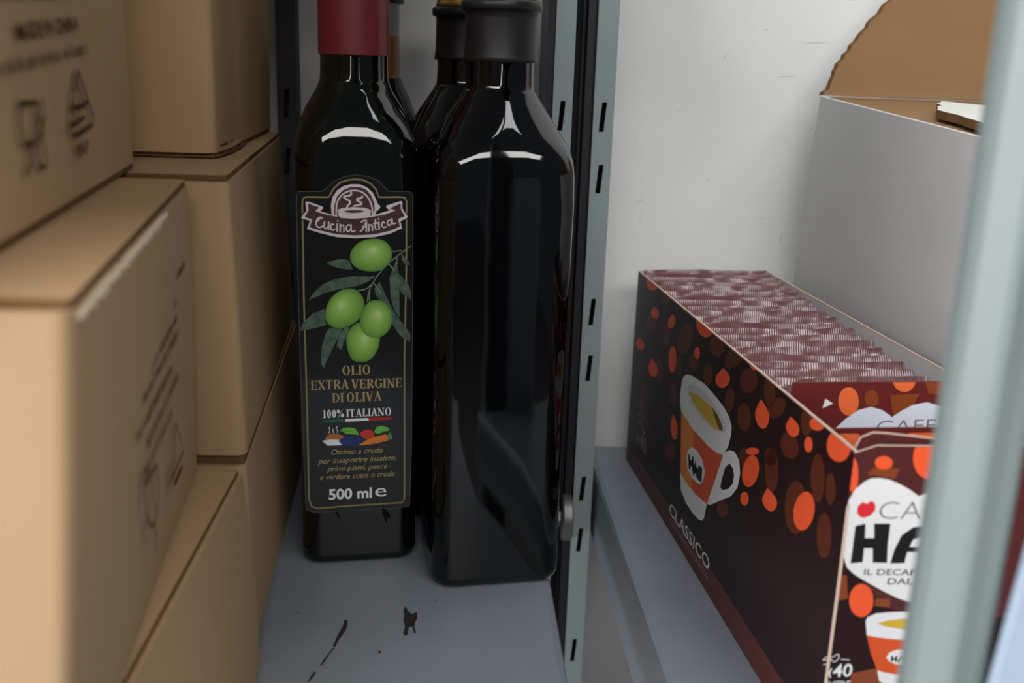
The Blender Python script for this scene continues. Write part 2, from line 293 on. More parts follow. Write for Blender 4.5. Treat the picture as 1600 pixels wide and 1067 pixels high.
# outlines of the printed artwork and paint chips, in millimetres on their panels
ART = {'side_bright':[[(53.3,138.8),(53.0,136.4),(50.9,133.8),(47.3,131.4),(42.4,129.5),(37.0,128.3),(31.5,128.0),(26.8,128.5),(23.4,130.0),(21.7,132.2),(22.1,134.8),(24.4,137.4),(28.3,139.8),(33.3,141.7),(38.8,142.8),(44.1,143.0),(48.6,142.4),(51.8,140.9)],[(57.2,119.1),(57.6,117.8),(56.9,116.4),(55.0,115.0),(52.3,113.9),(49.0,113.0),(45.6,112.6),(42.3,112.8),(39.7,113.4),(38.1,114.4),(39.0,116.0),(41.3,117.8),(43.3,119.2),(44.4,120.0),(45.3,120.2),(47.1,120.1),(50.3,120.0),(54.3,119.7)],[(93.4,122.8),(92.6,121.1),(90.9,119.3),(88.6,117.7),(85.9,116.5),(83.2,115.8),(80.7,115.7),(78.9,116.2),(77.9,117.3),(77.8,118.8),(79.9,120.9),(82.8,123.0),(85.2,124.5),(86.5,125.4),(87.3,125.6),(88.3,125.3),(90.1,124.8),(92.3,124.0)],[(163.5,140.0),(163.3,137.2),(161.3,134.3),(157.7,131.5),(152.8,129.2),(147.2,127.7),(141.6,127.2),(136.7,127.8),(133.1,129.4),(131.3,131.9),(131.6,134.9),(133.9,138.0),(137.9,140.8),(143.0,143.0),(148.6,144.4),(154.0,144.7),(158.6,144.0),(161.9,142.4)],[(27.9,91.2),(28.3,89.8),(27.5,88.2),(25.5,86.6),(22.5,85.2),(18.8,84.2),(15.0,83.7),(11.4,83.7),(8.5,84.3),(6.7,85.4),(7.7,87.2),(10.3,89.3),(12.5,91.0),(13.7,91.8),(14.7,92.1),(16.7,92.1),(20.3,92.0),(24.7,91.9)],[(100.5,101.9),(100.4,99.2),(99.5,96.4),(97.8,94.1),(95.5,92.4),(92.8,91.6),(90.2,91.8),(87.8,92.9),(86.0,94.9),(85.1,97.4),(85.1,100.3),(86.1,103.0),(87.9,105.4),(90.3,107.0),(92.9,107.7),(95.6,107.5),(97.9,106.4),(99.6,104.4)],
[(142.3,117.6),(142.3,116.4),(141.7,115.2),(140.6,114.1),(139.1,113.3),(137.4,112.8),(135.7,112.7),(134.2,113.0),(133.1,113.7),(132.5,114.7),(132.5,115.9),(133.1,117.1),(134.2,118.2),(135.7,119.0),(137.4,119.5),(139.1,119.6),(140.6,119.2),(141.7,118.5)],[(63.3,85.5),(63.9,83.6),(63.1,81.6),(61.1,79.6),(58.0,77.9),(54.2,76.8),(50.2,76.2),(46.4,76.4),(43.3,77.3),(41.3,78.8),(42.3,81.2),(44.8,83.8),(47.0,85.9),(48.3,86.9),(49.3,87.2),(51.4,87.1),(55.2,86.9),(59.9,86.5)],[(191.3,119.0),(190.8,117.1),(189.1,115.0),(186.4,113.0),(183.0,111.3),(179.3,110.1),(175.8,109.6),(172.8,109.8),(170.8,110.7),(170.1,112.3),(172.2,114.8),(175.7,117.4),(178.6,119.5),(180.2,120.6),(181.2,120.9),(182.8,120.8),(185.7,120.5),(189.2,120.0)],[(229.2,138.5),(229.1,137.0),(228.2,135.5),(226.5,134.0),(224.3,132.9),(221.8,132.1),(219.2,131.8),(217.0,132.1),(215.3,132.9),(214.5,134.1),(214.6,135.6),(215.6,137.2),(217.3,138.7),(219.6,139.8),(222.2,140.6),(224.7,140.8),(226.8,140.5),(228.4,139.7)],[(244.1,118.9),(244.6,116.7),(244.1,114.5),(242.6,112.4),(240.4,110.8),(237.6,109.8),(234.6,109.5),(231.8,110.0),(229.4,111.3),(227.9,113.2),(228.5,115.8),(230.4,118.6),(231.9,120.7),(232.8,121.8),(233.6,122.1),(235.2,121.8),(238.0,121.2),(241.5,120.3)],
[(276.3,124.7),(276.9,123.4),(276.6,122.0),(275.5,120.6),(273.7,119.4),(271.4,118.5),(268.9,118.1),(266.5,118.3),(264.5,118.9),(263.1,119.9),(263.5,121.6),(264.9,123.5),(266.1,124.9),(266.8,125.7),(267.4,125.9),(268.7,125.9),(271.2,125.7),(274.1,125.5)],[(290.5,122.6),(290.6,121.5),(290.2,120.3),(289.4,119.2),(288.3,118.4),(287.0,117.9),(285.6,117.8),(284.4,118.0),(283.5,118.7),(283.0,119.7),(282.9,120.8),(283.3,122.0),(284.2,123.1),(285.3,123.9),(286.6,124.4),(287.9,124.5),(289.1,124.2),(290.0,123.5)],[(299.4,134.5),(299.3,133.5),(298.3,132.3),(296.7,131.0),(294.5,129.9),(292.1,129.0),(289.7,128.4),(287.6,128.3),(286.2,128.7),(285.5,129.4),(285.7,130.5),(286.7,131.8),(288.4,133.1),(290.7,134.2),(293.1,135.1),(295.4,135.5),(297.4,135.6),(298.8,135.2)],[(113.2,65.3),(113.9,62.8),(113.7,60.3),(112.7,58.1),(110.9,56.5),(108.5,55.6),(105.9,55.6),(103.3,56.4),(101.1,58.0),(99.5,60.3),(99.7,63.1),(101.0,66.0),(102.1,68.3),(102.7,69.4),(103.4,69.7),(104.8,69.2),(107.4,68.3),(110.7,67.1)],[(239.2,90.1),(238.4,87.1),(236.6,84.0),(233.9,81.1),(230.6,78.7),(227.1,77.2),(223.8,76.7),(221.2,77.4),(219.6,79.2),(219.1,81.8),(220.0,84.9),(222.0,88.1),(224.8,91.0),(228.2,93.3),(231.7,94.7),(234.8,95.0),(237.2,94.3),(238.8,92.5)],
[(230.4,72.8),(230.4,71.6),(229.8,70.2),(228.6,68.9),(227.1,67.8),(225.3,67.0),(223.5,66.6),(221.9,66.7),(220.8,67.2),(220.1,68.2),(220.2,69.4),(220.8,70.8),(222.0,72.1),(223.6,73.2),(225.4,74.0),(227.1,74.4),(228.7,74.3),(229.8,73.7)],[(262.1,86.3),(262.7,84.7),(262.4,83.0),(261.1,81.2),(258.9,79.5),(256.2,78.3),(253.2,77.6),(250.3,77.5),(247.9,78.0),(246.2,79.2),(246.7,81.3),(248.4,83.7),(249.8,85.6),(250.7,86.6),(251.4,86.9),(253.0,87.0),(255.9,87.0),(259.5,86.9)],[(299.1,98.1),(298.6,95.0),(297.1,91.8),(294.6,88.7),(291.6,86.2),(288.2,84.6),(285.0,84.1),(282.3,84.8),(280.6,86.6),(279.9,89.3),(280.5,92.5),(282.2,95.9),(284.8,98.9),(287.9,101.3),(291.2,102.8),(294.3,103.1),(296.8,102.4),(298.5,100.6)],[(321.9,134.2),(321.9,132.0),(320.8,129.7),(318.7,127.4),(315.8,125.5),(312.5,124.2),(309.1,123.6),(306.1,123.8),(303.9,125.0),(302.7,126.8),(302.8,129.1),(304.0,131.5),(306.3,133.8),(309.3,135.7),(312.7,136.9),(315.9,137.4),(318.8,137.0),(320.8,135.9)],[(236.8,98.7),(236.5,97.9),(235.4,96.9),(233.5,95.8),(231.1,94.6),(228.4,93.5),(225.8,92.7),(223.6,92.3),(222.1,92.3),(221.5,92.7),(221.8,93.4),(223.0,94.5),(225.0,95.7),(227.5,96.9),(230.2,97.9),(232.7,98.7),(234.8,99.1),(236.2,99.1)]],
'side_dark':[[(128.2,121.7),(126.3,118.1),(123.0,114.4),(118.6,111.1),(113.6,108.5),(108.6,107.1),(104.2,107.0),(101.1,108.2),(99.5,110.6),(99.8,114.0),(101.9,117.8),(105.5,121.6),(110.1,124.8),(115.2,127.2),(120.0,128.5),(124.1,128.4),(127.0,127.2),(128.4,124.8)],[(179.8,132.8),(179.6,130.6),(178.2,128.3),(175.6,126.1),(172.1,124.3),(168.1,123.2),(164.0,122.8),(160.5,123.2),(157.9,124.5),(156.6,126.3),(156.8,128.6),(158.4,131.0),(161.2,133.2),(164.8,134.9),(168.9,136.0),(172.8,136.3),(176.1,135.8),(178.5,134.6)],[(205.8,133.7),(203.7,131.2),(200.5,128.5),(196.4,126.0),(192.1,124.0),(187.9,122.7),(184.5,122.4),(182.2,123.1),(181.5,124.6),(182.3,126.9),(184.7,129.6),(188.1,132.4),(192.3,134.8),(196.7,136.7),(200.6,137.8),(203.8,138.1),(205.9,137.4),(206.6,135.9)],[(226.9,128.8),(226.8,126.7),(225.4,124.5),(222.8,122.4),(219.4,120.6),(215.6,119.3),(211.7,118.8),(208.3,119.0),(205.8,120.0),(204.6,121.7),(204.8,123.8),(206.4,126.1),(209.1,128.3),(212.6,130.1),(216.5,131.2),(220.3,131.7),(223.5,131.4),(225.8,130.4)],[(165.7,112.8),(165.8,110.7),(165.0,108.6),(163.3,106.7),(161.1,105.2),(158.5,104.4),(155.8,104.3),(153.4,104.9),(151.5,106.3),(150.5,108.1),(150.5,110.3),(151.3,112.5),(153.0,114.4),(155.3,115.8),(158.0,116.6),(160.6,116.7),(163.0,116.0),(164.7,114.6)],
[(200.3,110.5),(199.9,108.2),(198.8,105.9),(197.0,103.9),(194.7,102.3),(192.3,101.4),(189.9,101.4),(188.0,102.2),(186.7,103.7),(186.2,105.7),(186.5,108.1),(187.7,110.4),(189.6,112.5),(191.9,114.0),(194.4,114.8),(196.7,114.8),(198.5,114.0),(199.8,112.5)],[(223.6,110.3),(223.7,107.9),(222.7,105.5),(220.8,103.2),(218.2,101.4),(215.1,100.2),(211.9,99.9),(209.1,100.5),(207.0,101.9),(205.8,104.0),(205.7,106.4),(206.8,109.0),(208.8,111.3),(211.6,113.1),(214.7,114.1),(217.8,114.3),(220.5,113.7),(222.5,112.3)],[(248.4,130.9),(248.7,128.5),(248.1,126.2),(246.9,124.1),(245.0,122.6),(242.8,121.8),(240.5,121.9),(238.4,122.9),(236.7,124.5),(235.6,126.7),(235.4,129.2),(236.0,131.6),(237.3,133.7),(239.2,135.2),(241.4,135.9),(243.7,135.7),(245.8,134.7),(247.4,133.1)],[(260.4,127.3),(259.1,125.3),(256.9,123.1),(254.1,121.0),(250.9,119.3),(247.8,118.2),(245.1,117.8),(243.2,118.3),(242.4,119.4),(242.6,121.2),(244.0,123.4),(246.4,125.6),(249.3,127.7),(252.5,129.3),(255.5,130.3),(258.1,130.6),(259.8,130.2),(260.6,129.0)],[(277.7,117.2),(278.3,115.5),(277.7,113.5),(276.2,111.6),(273.7,109.9),(270.7,108.7),(267.4,108.1),(264.3,108.2),(261.7,109.0),(260.0,110.4),(259.4,112.2),(260.0,114.3),(261.7,116.3),(264.3,118.0),(267.4,119.1),(270.6,119.6),(273.7,119.5),(276.1,118.6)],
[(78.0,133.7),(77.9,131.9),(76.7,130.0),(74.5,128.3),(71.6,127.0),(68.3,126.2),(65.0,126.1),(62.1,126.6),(60.0,127.7),(58.9,129.3),(59.0,131.2),(60.3,133.1),(62.6,134.8),(65.6,136.1),(68.9,136.8),(72.2,136.9),(75.0,136.3),(77.0,135.2)],[(116.6,137.1),(116.6,135.7),(115.6,134.4),(114.0,133.1),(111.8,132.1),(109.3,131.5),(106.9,131.4),(104.7,131.7),(103.2,132.5),(102.4,133.7),(102.5,135.0),(103.4,136.4),(105.1,137.7),(107.4,138.7),(109.9,139.2),(112.3,139.3),(114.4,139.0),(115.9,138.2)],[(142.4,112.6),(142.3,110.9),(141.2,109.2),(139.2,107.5),(136.5,106.1),(133.4,105.1),(130.4,104.8),(127.7,105.1),(125.7,106.0),(124.8,107.4),(124.9,109.1),(126.1,111.0),(128.2,112.7),(131.0,114.1),(134.1,114.9),(137.1,115.2),(139.7,114.9),(141.5,114.0)],[(112.3,102.0),(112.4,100.1),(111.8,98.2),(110.6,96.5),(108.7,95.3),(106.6,94.6),(104.5,94.7),(102.5,95.3),(101.0,96.6),(100.1,98.3),(100.0,100.3),(100.6,102.2),(101.9,103.9),(103.8,105.1),(105.9,105.7),(108.1,105.7),(110.0,105.0),(111.5,103.7)],[(287.6,130.8),(287.8,128.9),(287.3,127.0),(286.3,125.4),(284.7,124.1),(282.9,123.4),(281.0,123.4),(279.2,124.0),(277.9,125.3),(277.1,126.9),(276.9,128.9),(277.4,130.8),(278.5,132.4),(280.1,133.7),(282.0,134.3),(283.8,134.3),(285.5,133.6),(286.9,132.4)],
[(53.1,111.5),(52.8,109.8),(51.0,107.8),(48.0,105.9),(44.0,104.3),(39.6,103.1),(35.2,102.6),(31.4,102.7),(28.7,103.6),(27.5,105.0),(27.8,106.8),(29.7,108.8),(33.0,110.8),(37.0,112.4),(41.5,113.5),(45.8,114.0),(49.4,113.8),(51.9,112.9)],[(85.4,111.6),(85.6,109.3),(84.8,106.9),(83.1,104.9),(80.7,103.4),(77.9,102.6),(75.0,102.6),(72.5,103.5),(70.5,105.1),(69.4,107.3),(69.2,109.7),(70.1,112.1),(71.9,114.2),(74.3,115.7),(77.1,116.4),(80.0,116.3),(82.5,115.4),(84.4,113.7)],[(108.3,83.0),(108.3,80.8),(107.3,78.5),(105.4,76.4),(102.7,74.8),(99.7,73.7),(96.6,73.4),(93.8,74.0),(91.8,75.2),(90.6,77.1),(90.6,79.4),(91.7,81.7),(93.8,83.8),(96.5,85.5),(99.6,86.4),(102.6,86.6),(105.3,86.1),(107.2,84.8)],[(226.9,92.0),(226.9,90.3),(226.0,88.5),(224.4,86.8),(222.2,85.4),(219.7,84.3),(217.2,83.9),(215.0,84.1),(213.3,84.9),(212.5,86.2),(212.5,87.9),(213.5,89.7),(215.1,91.5),(217.4,92.9),(219.9,93.9),(222.4,94.3),(224.5,94.1),(226.1,93.2)],[(260.7,99.5),(261.2,96.1),(260.7,92.7),(259.3,89.7),(257.2,87.6),(254.6,86.4),(251.8,86.5),(249.1,87.7),(247.0,90.1),(245.6,93.2),(245.2,96.7),(245.7,100.2),(247.2,103.1),(249.4,105.3),(252.1,106.3),(254.8,106.1),(257.4,104.8),(259.4,102.5)],[(292.5,96.6),(292.9,92.8),(292.0,88.8),(289.8,85.1),(286.7,82.2),(283.0,80.4),(279.0,79.9),(275.4,80.9),(272.5,83.3),(270.8,86.7),(270.5,90.7),(271.6,94.9),(273.9,98.6),(277.2,101.4),(281.0,103.0),(284.9,103.3),(288.3,102.2),(291.0,99.8)],
[(205.6,56.1),(205.5,54.5),(204.5,52.6),(202.7,50.8),(200.2,49.1),(197.4,47.8),(194.6,47.0),(192.2,46.9),(190.4,47.5),(189.5,48.8),(189.6,50.4),(190.7,52.3),(192.7,54.3),(195.2,56.0),(198.0,57.2),(200.7,57.9),(203.1,57.9),(204.8,57.3)],[(304.4,114.2),(304.9,111.0),(304.6,107.8),(303.6,105.1),(301.9,103.2),(299.9,102.2),(297.6,102.4),(295.4,103.8),(293.6,106.1),(292.3,109.1),(291.8,112.4),(292.1,115.7),(293.2,118.4),(294.9,120.3),(297.0,121.1),(299.3,120.8),(301.4,119.4),(303.2,117.1)],[(315.9,95.7),(316.3,92.7),(315.9,89.6),(314.8,86.9),(313.1,84.9),(310.9,83.7),(308.5,83.7),(306.3,84.7),(304.5,86.8),(303.3,89.6),(302.9,92.7),(303.3,95.9),(304.5,98.6),(306.3,100.6),(308.5,101.6),(310.8,101.5),(313.0,100.4),(314.7,98.4)],[(74.9,87.2),(75.1,84.5),(74.4,81.8),(72.9,79.5),(70.6,77.8),(68.0,77.0),(65.2,77.1),(62.7,78.1),(60.7,80.0),(59.5,82.5),(59.2,85.2),(60.0,87.9),(61.6,90.2),(63.9,91.9),(66.6,92.7),(69.3,92.5),(71.8,91.4),(73.7,89.6)],[(44.5,60.8),(44.7,57.9),(43.8,55.0),(41.8,52.4),(39.1,50.4),(35.8,49.3),(32.5,49.2),(29.5,50.1),(27.1,52.0),(25.8,54.6),(25.6,57.5),(26.6,60.5),(28.7,63.1),(31.5,65.1),(34.8,66.1),(38.1,66.2),(41.0,65.2),(43.3,63.3)],[(257.9,104.3),(257.9,102.8),(257.0,101.1),(255.5,99.5),(253.4,98.1),(251.0,97.1),(248.6,96.7),(246.4,96.8),(244.9,97.6),(244.1,98.8),(244.1,100.4),(245.0,102.1),(246.6,103.7),(248.8,105.1),(251.2,106.1),(253.6,106.4),(255.6,106.3),(257.1,105.5)],
[(314.3,114.0),(314.6,111.9),(314.4,109.9),(313.6,108.1),(312.5,106.8),(311.1,106.2),(309.5,106.3),(308.0,107.1),(306.8,108.5),(306.0,110.4),(305.7,112.6),(306.0,114.6),(306.7,116.4),(307.9,117.7),(309.4,118.3),(310.9,118.2),(312.3,117.3),(313.5,115.9)],[(236.5,140.9),(236.8,138.5),(236.4,136.2),(235.4,134.2),(233.8,132.8),(231.9,132.2),(229.8,132.5),(227.9,133.6),(226.3,135.4),(225.3,137.6),(225.0,140.1),(225.5,142.5),(226.5,144.5),(228.2,145.8),(230.1,146.3),(232.1,146.0),(234.0,144.9),(235.5,143.1)],[(113.2,50.2),(113.2,48.0),(112.0,45.6),(109.7,43.3),(106.6,41.3),(103.1,39.8),(99.6,39.2),(96.5,39.4),(94.2,40.5),(93.0,42.2),(93.1,44.5),(94.4,47.0),(96.8,49.3),(100.0,51.3),(103.5,52.7),(107.0,53.2),(109.9,53.0),(112.1,51.9)]],'cup_rim':[(117.4,76.6),(113.8,81.8),(114.0,89.4),(116.0,95.3),(121.4,99.1),(131.1,101.6),(153.4,104.3),(171.9,103.7),(186.6,102.5),(195.4,100.4),(200.3,97.1),(200.3,92.5),(198.0,86.0),(191.7,78.8),(179.4,76.1),(167.7,74.8),(142.0,74.2)],'cup_inner':[(125.1,91.9),(130.7,96.9),(145.1,99.4),(167.0,99.7),(185.1,97.7),(193.7,94.7),(192.5,91.0),(176.6,86.3),(155.5,84.8),(135.1,86.9)],'cup_coffee':[(128.7,91.5),(143.1,94.7),(161.9,96.0),(177.1,95.4),(187.2,92.8),(188.5,90.4),(176.3,87.4),(158.2,86.7),(139.8,88.5)],
'cup_coffee_dark':[(169.3,96.6),(178.4,95.9),(187.2,92.8),(188.5,90.4),(183.1,89.4),(174.9,92.7)],'cup_body':[(117.4,76.6),(142.0,74.2),(167.7,74.8),(179.4,76.1),(191.7,78.8),(183.3,61.7),(174.3,44.7),(154.2,41.8),(137.2,41.0),(124.9,42.4)],'cup_body_light':[(119.7,76.3),(142.0,74.2),(147.3,61.1),(147.5,41.7),(137.2,41.0),(126.6,43.1)],'cup_base':[(124.9,42.4),(137.2,41.0),(154.2,41.8),(174.3,44.7),(172.0,36.0),(169.7,33.1),(163.8,30.9),(154.2,29.8),(140.3,29.9),(128.6,33.0)],'cup_handle':[(192.6,80.5),(199.7,84.8),(207.2,86.8),(214.1,84.9),(216.9,79.7),(215.2,71.6),(208.0,64.2),(196.2,57.0),(183.8,49.2),(178.6,46.2),(174.3,44.9),(177.2,51.1)],'cup_hole':[(201.4,78.6),(206.8,78.3),(209.4,75.6),(208.8,71.1),(203.5,66.0),(194.9,61.6),(192.0,62.0),(193.3,67.4),(196.5,74.5)],'cup_oval':[(141.4,63.9),(151.0,65.7),(161.1,64.6),(167.1,59.9),(165.6,53.7),(160.3,49.8),(149.2,47.8),(138.6,49.1),(134.2,54.9),(135.7,59.7)],'cup_hag':[[(139.1,57.3),(141.2,52.1)],[(145.6,58.6),(147.8,53.0)],[(140.2,54.5),(146.7,55.7)],[(149.5,51.8),(150.5,57.7),(155.5,52.8)],[(149.3,53.8),(153.9,55.1)],[(161.5,58.4),(157.1,57.8),(155.9,55.1),(157.9,52.6),(162.5,53.4),(162.1,56.0),(159.4,55.4)]],'side_band':[(0.3,-1.8),(-10.6,9.3),(62.5,19.0),(151.2,24.1),(215.4,27.2),(295.5,32.1),(332.6,34.7),(355.0,13.1),(336.7,-1.7),(277.0,6.9)],
'f_heart':[(27.0,115.2),(23.3,117.8),(19.1,120.1),(14.9,121.9),(11.0,122.7),(7.7,122.6),(5.1,121.3),(2.2,118.5),(-0.0,114.0),(-1.3,108.3),(-1.4,102.6),(-0.9,98.0),(0.3,93.3),(2.7,87.3),(5.9,84.3),(12.1,80.5),(18.2,77.0),(24.4,73.8),(29.9,71.8),(35.7,71.6),(41.9,76.5),(49.1,82.3),(55.0,89.3),(57.3,96.4),(57.1,104.6),(53.6,111.7),(48.3,116.4),(42.2,118.9),(36.6,118.7),(32.3,117.6)],'f_red':[(7.6,112.7),(5.3,113.3),(3.9,111.7),(3.9,109.1),(5.2,107.6),(6.7,107.0),(9.1,107.8),(10.8,109.8),(10.7,112.1),(9.4,113.6),(8.3,113.6)],'f_H':[[(4.0,103.9),(7.8,104.8),(8.3,98.9),(11.9,98.8),(11.1,104.7),(17.5,104.5),(17.6,96.6),(18.3,88.6),(12.6,88.9),(11.9,94.7),(8.5,94.8),(8.7,89.2),(4.0,88.8)]],'f_A':[[(19.6,88.3),(20.5,93.9),(22.5,99.7),(26.6,102.8),(31.0,103.4),(37.9,103.3),(40.2,88.0),(30.4,88.2),(30.0,92.7),(25.7,92.8),(25.2,88.3)],[(26.3,94.9),(27.3,97.8),(30.0,98.9),(31.7,98.9),(32.3,94.7)]],'f_G':[[(52.3,102.4),(44.7,102.9),(41.3,99.2),(41.7,93.3),(44.7,88.4),(54.1,87.6),(53.4,95.3),(47.0,96.1),(47.4,93.1),(49.3,92.5),(49.5,91.3),(47.0,91.9),(45.7,96.7),(47.7,98.4),(52.4,98.3)]],'f_beans':[[(15.1,73.1),(15.1,70.7),(14.6,68.6),(13.5,67.0),(12.0,66.2),(10.3,66.3),(8.6,67.2),(7.1,68.8),(6.0,71.0),(5.4,73.4),(5.4,75.8),(6.0,77.9),(7.1,79.4),(8.5,80.2),(10.2,80.1),(11.9,79.3),(13.4,77.7),(14.5,75.5)],
[(15.1,128.5),(15.1,127.6),(14.6,126.8),(13.7,126.2),(12.7,125.9),(11.5,126.0),(10.3,126.3),(9.3,126.9),(8.6,127.7),(8.3,128.6),(8.3,129.5),(8.8,130.3),(9.7,130.9),(10.8,131.2),(11.9,131.2),(13.1,130.8),(14.1,130.2),(14.8,129.4)],[(33.8,130.0),(33.9,127.2),(33.3,124.8),(32.1,123.0),(30.4,122.0),(28.4,122.1),(26.5,123.1),(24.7,124.9),(23.4,127.4),(22.6,130.2),(22.6,133.0),(23.2,135.4),(24.4,137.2),(26.1,138.1),(28.0,138.1),(29.9,137.1),(31.7,135.3),(33.0,132.8)],[(2.6,123.8),(2.8,121.4),(2.7,119.3),(2.4,117.7),(1.9,116.9),(1.2,116.9),(0.5,117.8),(-0.3,119.4),(-0.9,121.5),(-1.3,123.9),(-1.4,126.3),(-1.4,128.4),(-1.1,129.9),(-0.5,130.7),(0.1,130.7),(0.8,129.9),(1.6,128.3),(2.2,126.2)]],'f_dbeans':[[(5.8,124.1),(8.2,126.8),(18.2,126.1),(16.6,122.2),(10.9,123.4)],[(-2.6,85.1),(3.2,83.8),(4.9,74.2),(-0.0,73.2)],[(15.8,73.8),(21.6,73.6),(22.1,69.9),(15.6,70.8)],[(10.3,42.2),(19.5,43.8),(34.5,41.0),(36.6,26.7),(10.1,28.1)]],'f_cup_rim':[(13.1,64.4),(13.6,66.1),(16.7,67.5),(21.1,67.9),(27.5,67.9),(37.3,66.9),(44.1,64.9),(45.0,62.8),(45.2,57.3),(39.0,55.5),(29.2,55.9),(22.6,56.7),(18.6,57.4),(14.3,58.4)],'f_cup_in':[(17.8,63.4),(21.5,64.4),(27.9,65.0),(34.4,64.3),(39.9,62.7),(36.6,60.7),(28.5,60.4),(21.9,61.7)],
'f_cup_body':[(14.3,58.4),(18.6,57.4),(22.6,56.7),(29.2,55.9),(39.0,55.5),(45.2,57.3),(42.9,42.1),(34.6,40.3),(28.0,41.0),(23.3,42.1),(20.5,43.1),(17.0,50.5)],'f_cup_base':[(20.5,43.1),(23.3,42.1),(28.0,41.0),(34.6,40.3),(42.9,42.1),(43.0,37.1),(40.3,35.1),(25.4,35.8),(21.8,38.5)],'f_cup_oval':[(23.4,48.5),(24.4,50.6),(27.2,51.7),(33.0,51.6),(38.1,50.0),(39.4,47.8),(38.4,45.8),(34.0,44.6),(28.1,45.2),(24.9,46.7)],'f_cup_hag':[[(25.8,48.8),(25.9,46.9)],[(27.4,48.7),(27.6,46.8)],[(25.8,47.8),(27.5,47.7)],[(28.5,46.7),(29.2,48.6),(30.5,46.6)],[(33.2,48.1),(31.8,48.5),(31.1,47.6),(32.1,46.6),(33.4,46.7),(33.3,47.4)]],'f_icon':[[(-2.0,48.4),(-0.9,49.9),(2.0,49.5),(3.4,51.1),(4.5,50.0),(3.8,48.0),(2.3,47.4),(1.1,48.8),(-1.7,48.4)],[(5.3,48.5),(8.6,48.1)],[(-1.5,46.5),(1.1,46.7)]],'outline':[(-29.6,199.1),(-28.4,200.3),(-17.4,200.4),(-15.2,202.0),(-11.5,205.5),(-6.5,207.7),(-0.7,208.7),(5.2,207.8),(10.2,205.7),(13.9,201.7),(14.9,200.7),(25.3,200.8),(26.9,199.6),(27.2,161.8),(27.2,114.6),(27.2,65.1),(26.4,32.4),(24.7,31.4),(-0.9,31.0),(-24.4,31.2),(-28.3,32.9),(-29.0,67.5),(-29.6,116.0),(-29.8,162.1)],'gold':[(-26.9,193.9),(-26.6,196.8),(-25.2,197.7),(-14.2,197.7),(-13.5,198.8),(-11.6,202.1),(-8.7,204.7),(-5.0,206.1),(-1.3,206.5),(2.4,206.2),(6.1,204.5),(8.6,202.0),(10.1,197.9),(21.0,198.0),(22.8,197.8),(23.8,196.1),(23.9,161.8),(23.2,114.7),(23.5,65.3),(23.6,36.7),(22.3,34.2),(-0.9,33.9),(-22.7,33.3),(-25.3,34.6),(-26.6,38.6),(-26.6,88.5),(-27.1,142.6)],
'banner':[(-25.2,195.5),(-23.7,195.4),(-17.0,193.0),(-16.9,192.3),(-18.4,190.9),(-12.9,189.1),(-13.2,193.6),(-12.4,197.7),(-10.2,201.0),(-7.2,203.1),(-3.5,204.1),(0.9,204.1),(4.2,202.7),(7.2,200.1),(8.8,196.7),(9.4,194.9),(10.9,193.4),(10.3,191.9),(9.0,191.1),(8.4,189.2),(15.7,191.5),(13.7,192.6),(13.9,193.8),(21.0,196.1),(21.7,195.7),(21.7,192.3),(24.4,188.3),(24.0,187.6),(20.8,186.0),(21.6,182.4),(15.4,179.7),(7.8,178.0),(-1.5,177.5),(-10.4,178.0),(-18.9,180.1),(-24.9,182.1),(-23.4,186.1),(-27.4,187.2),(-27.5,187.9),(-25.1,190.9),(-25.4,195.0)],'ban_red':[[(-24.1,194.6),(-18.7,192.6),(-20.9,190.9),(-16.2,189.3),(-10.3,188.1),(-1.5,187.2),(6.7,188.1),(13.5,189.4),(18.4,191.5),(15.4,192.4),(20.8,194.9),(21.0,191.9),(22.9,188.5),(19.7,187.2),(20.5,183.4),(15.4,181.1),(7.8,179.4),(-1.5,178.9),(-10.4,179.4),(-18.1,181.2),(-23.6,182.9),(-22.3,186.8),(-25.9,187.9),(-24.0,191.3)]],'dome':[(-11.8,189.3),(-11.5,193.6),(-10.2,198.1),(-7.2,201.2),(-3.5,202.8),(0.9,202.8),(4.2,201.4),(6.4,198.6),(7.9,194.8),(8.1,191.8),(7.1,188.8),(-2.2,187.3),(-9.6,188.0)],'dome_line':[(-10.7,188.7),(-10.6,194.0),(-9.1,197.7),(-6.1,200.3),(-2.1,201.3),(2.0,200.6),(4.9,197.8),(6.8,193.7),(7.1,188.8)],'pot':[(-10.3,191.7),(-7.3,192.7),(-2.1,193.1),(3.4,192.8),(6.0,191.8),(6.2,191.1),(6.0,188.8),(4.5,187.7),(-2.2,187.2),(-8.5,187.6),(-9.6,188.7),(-9.9,191.0)],
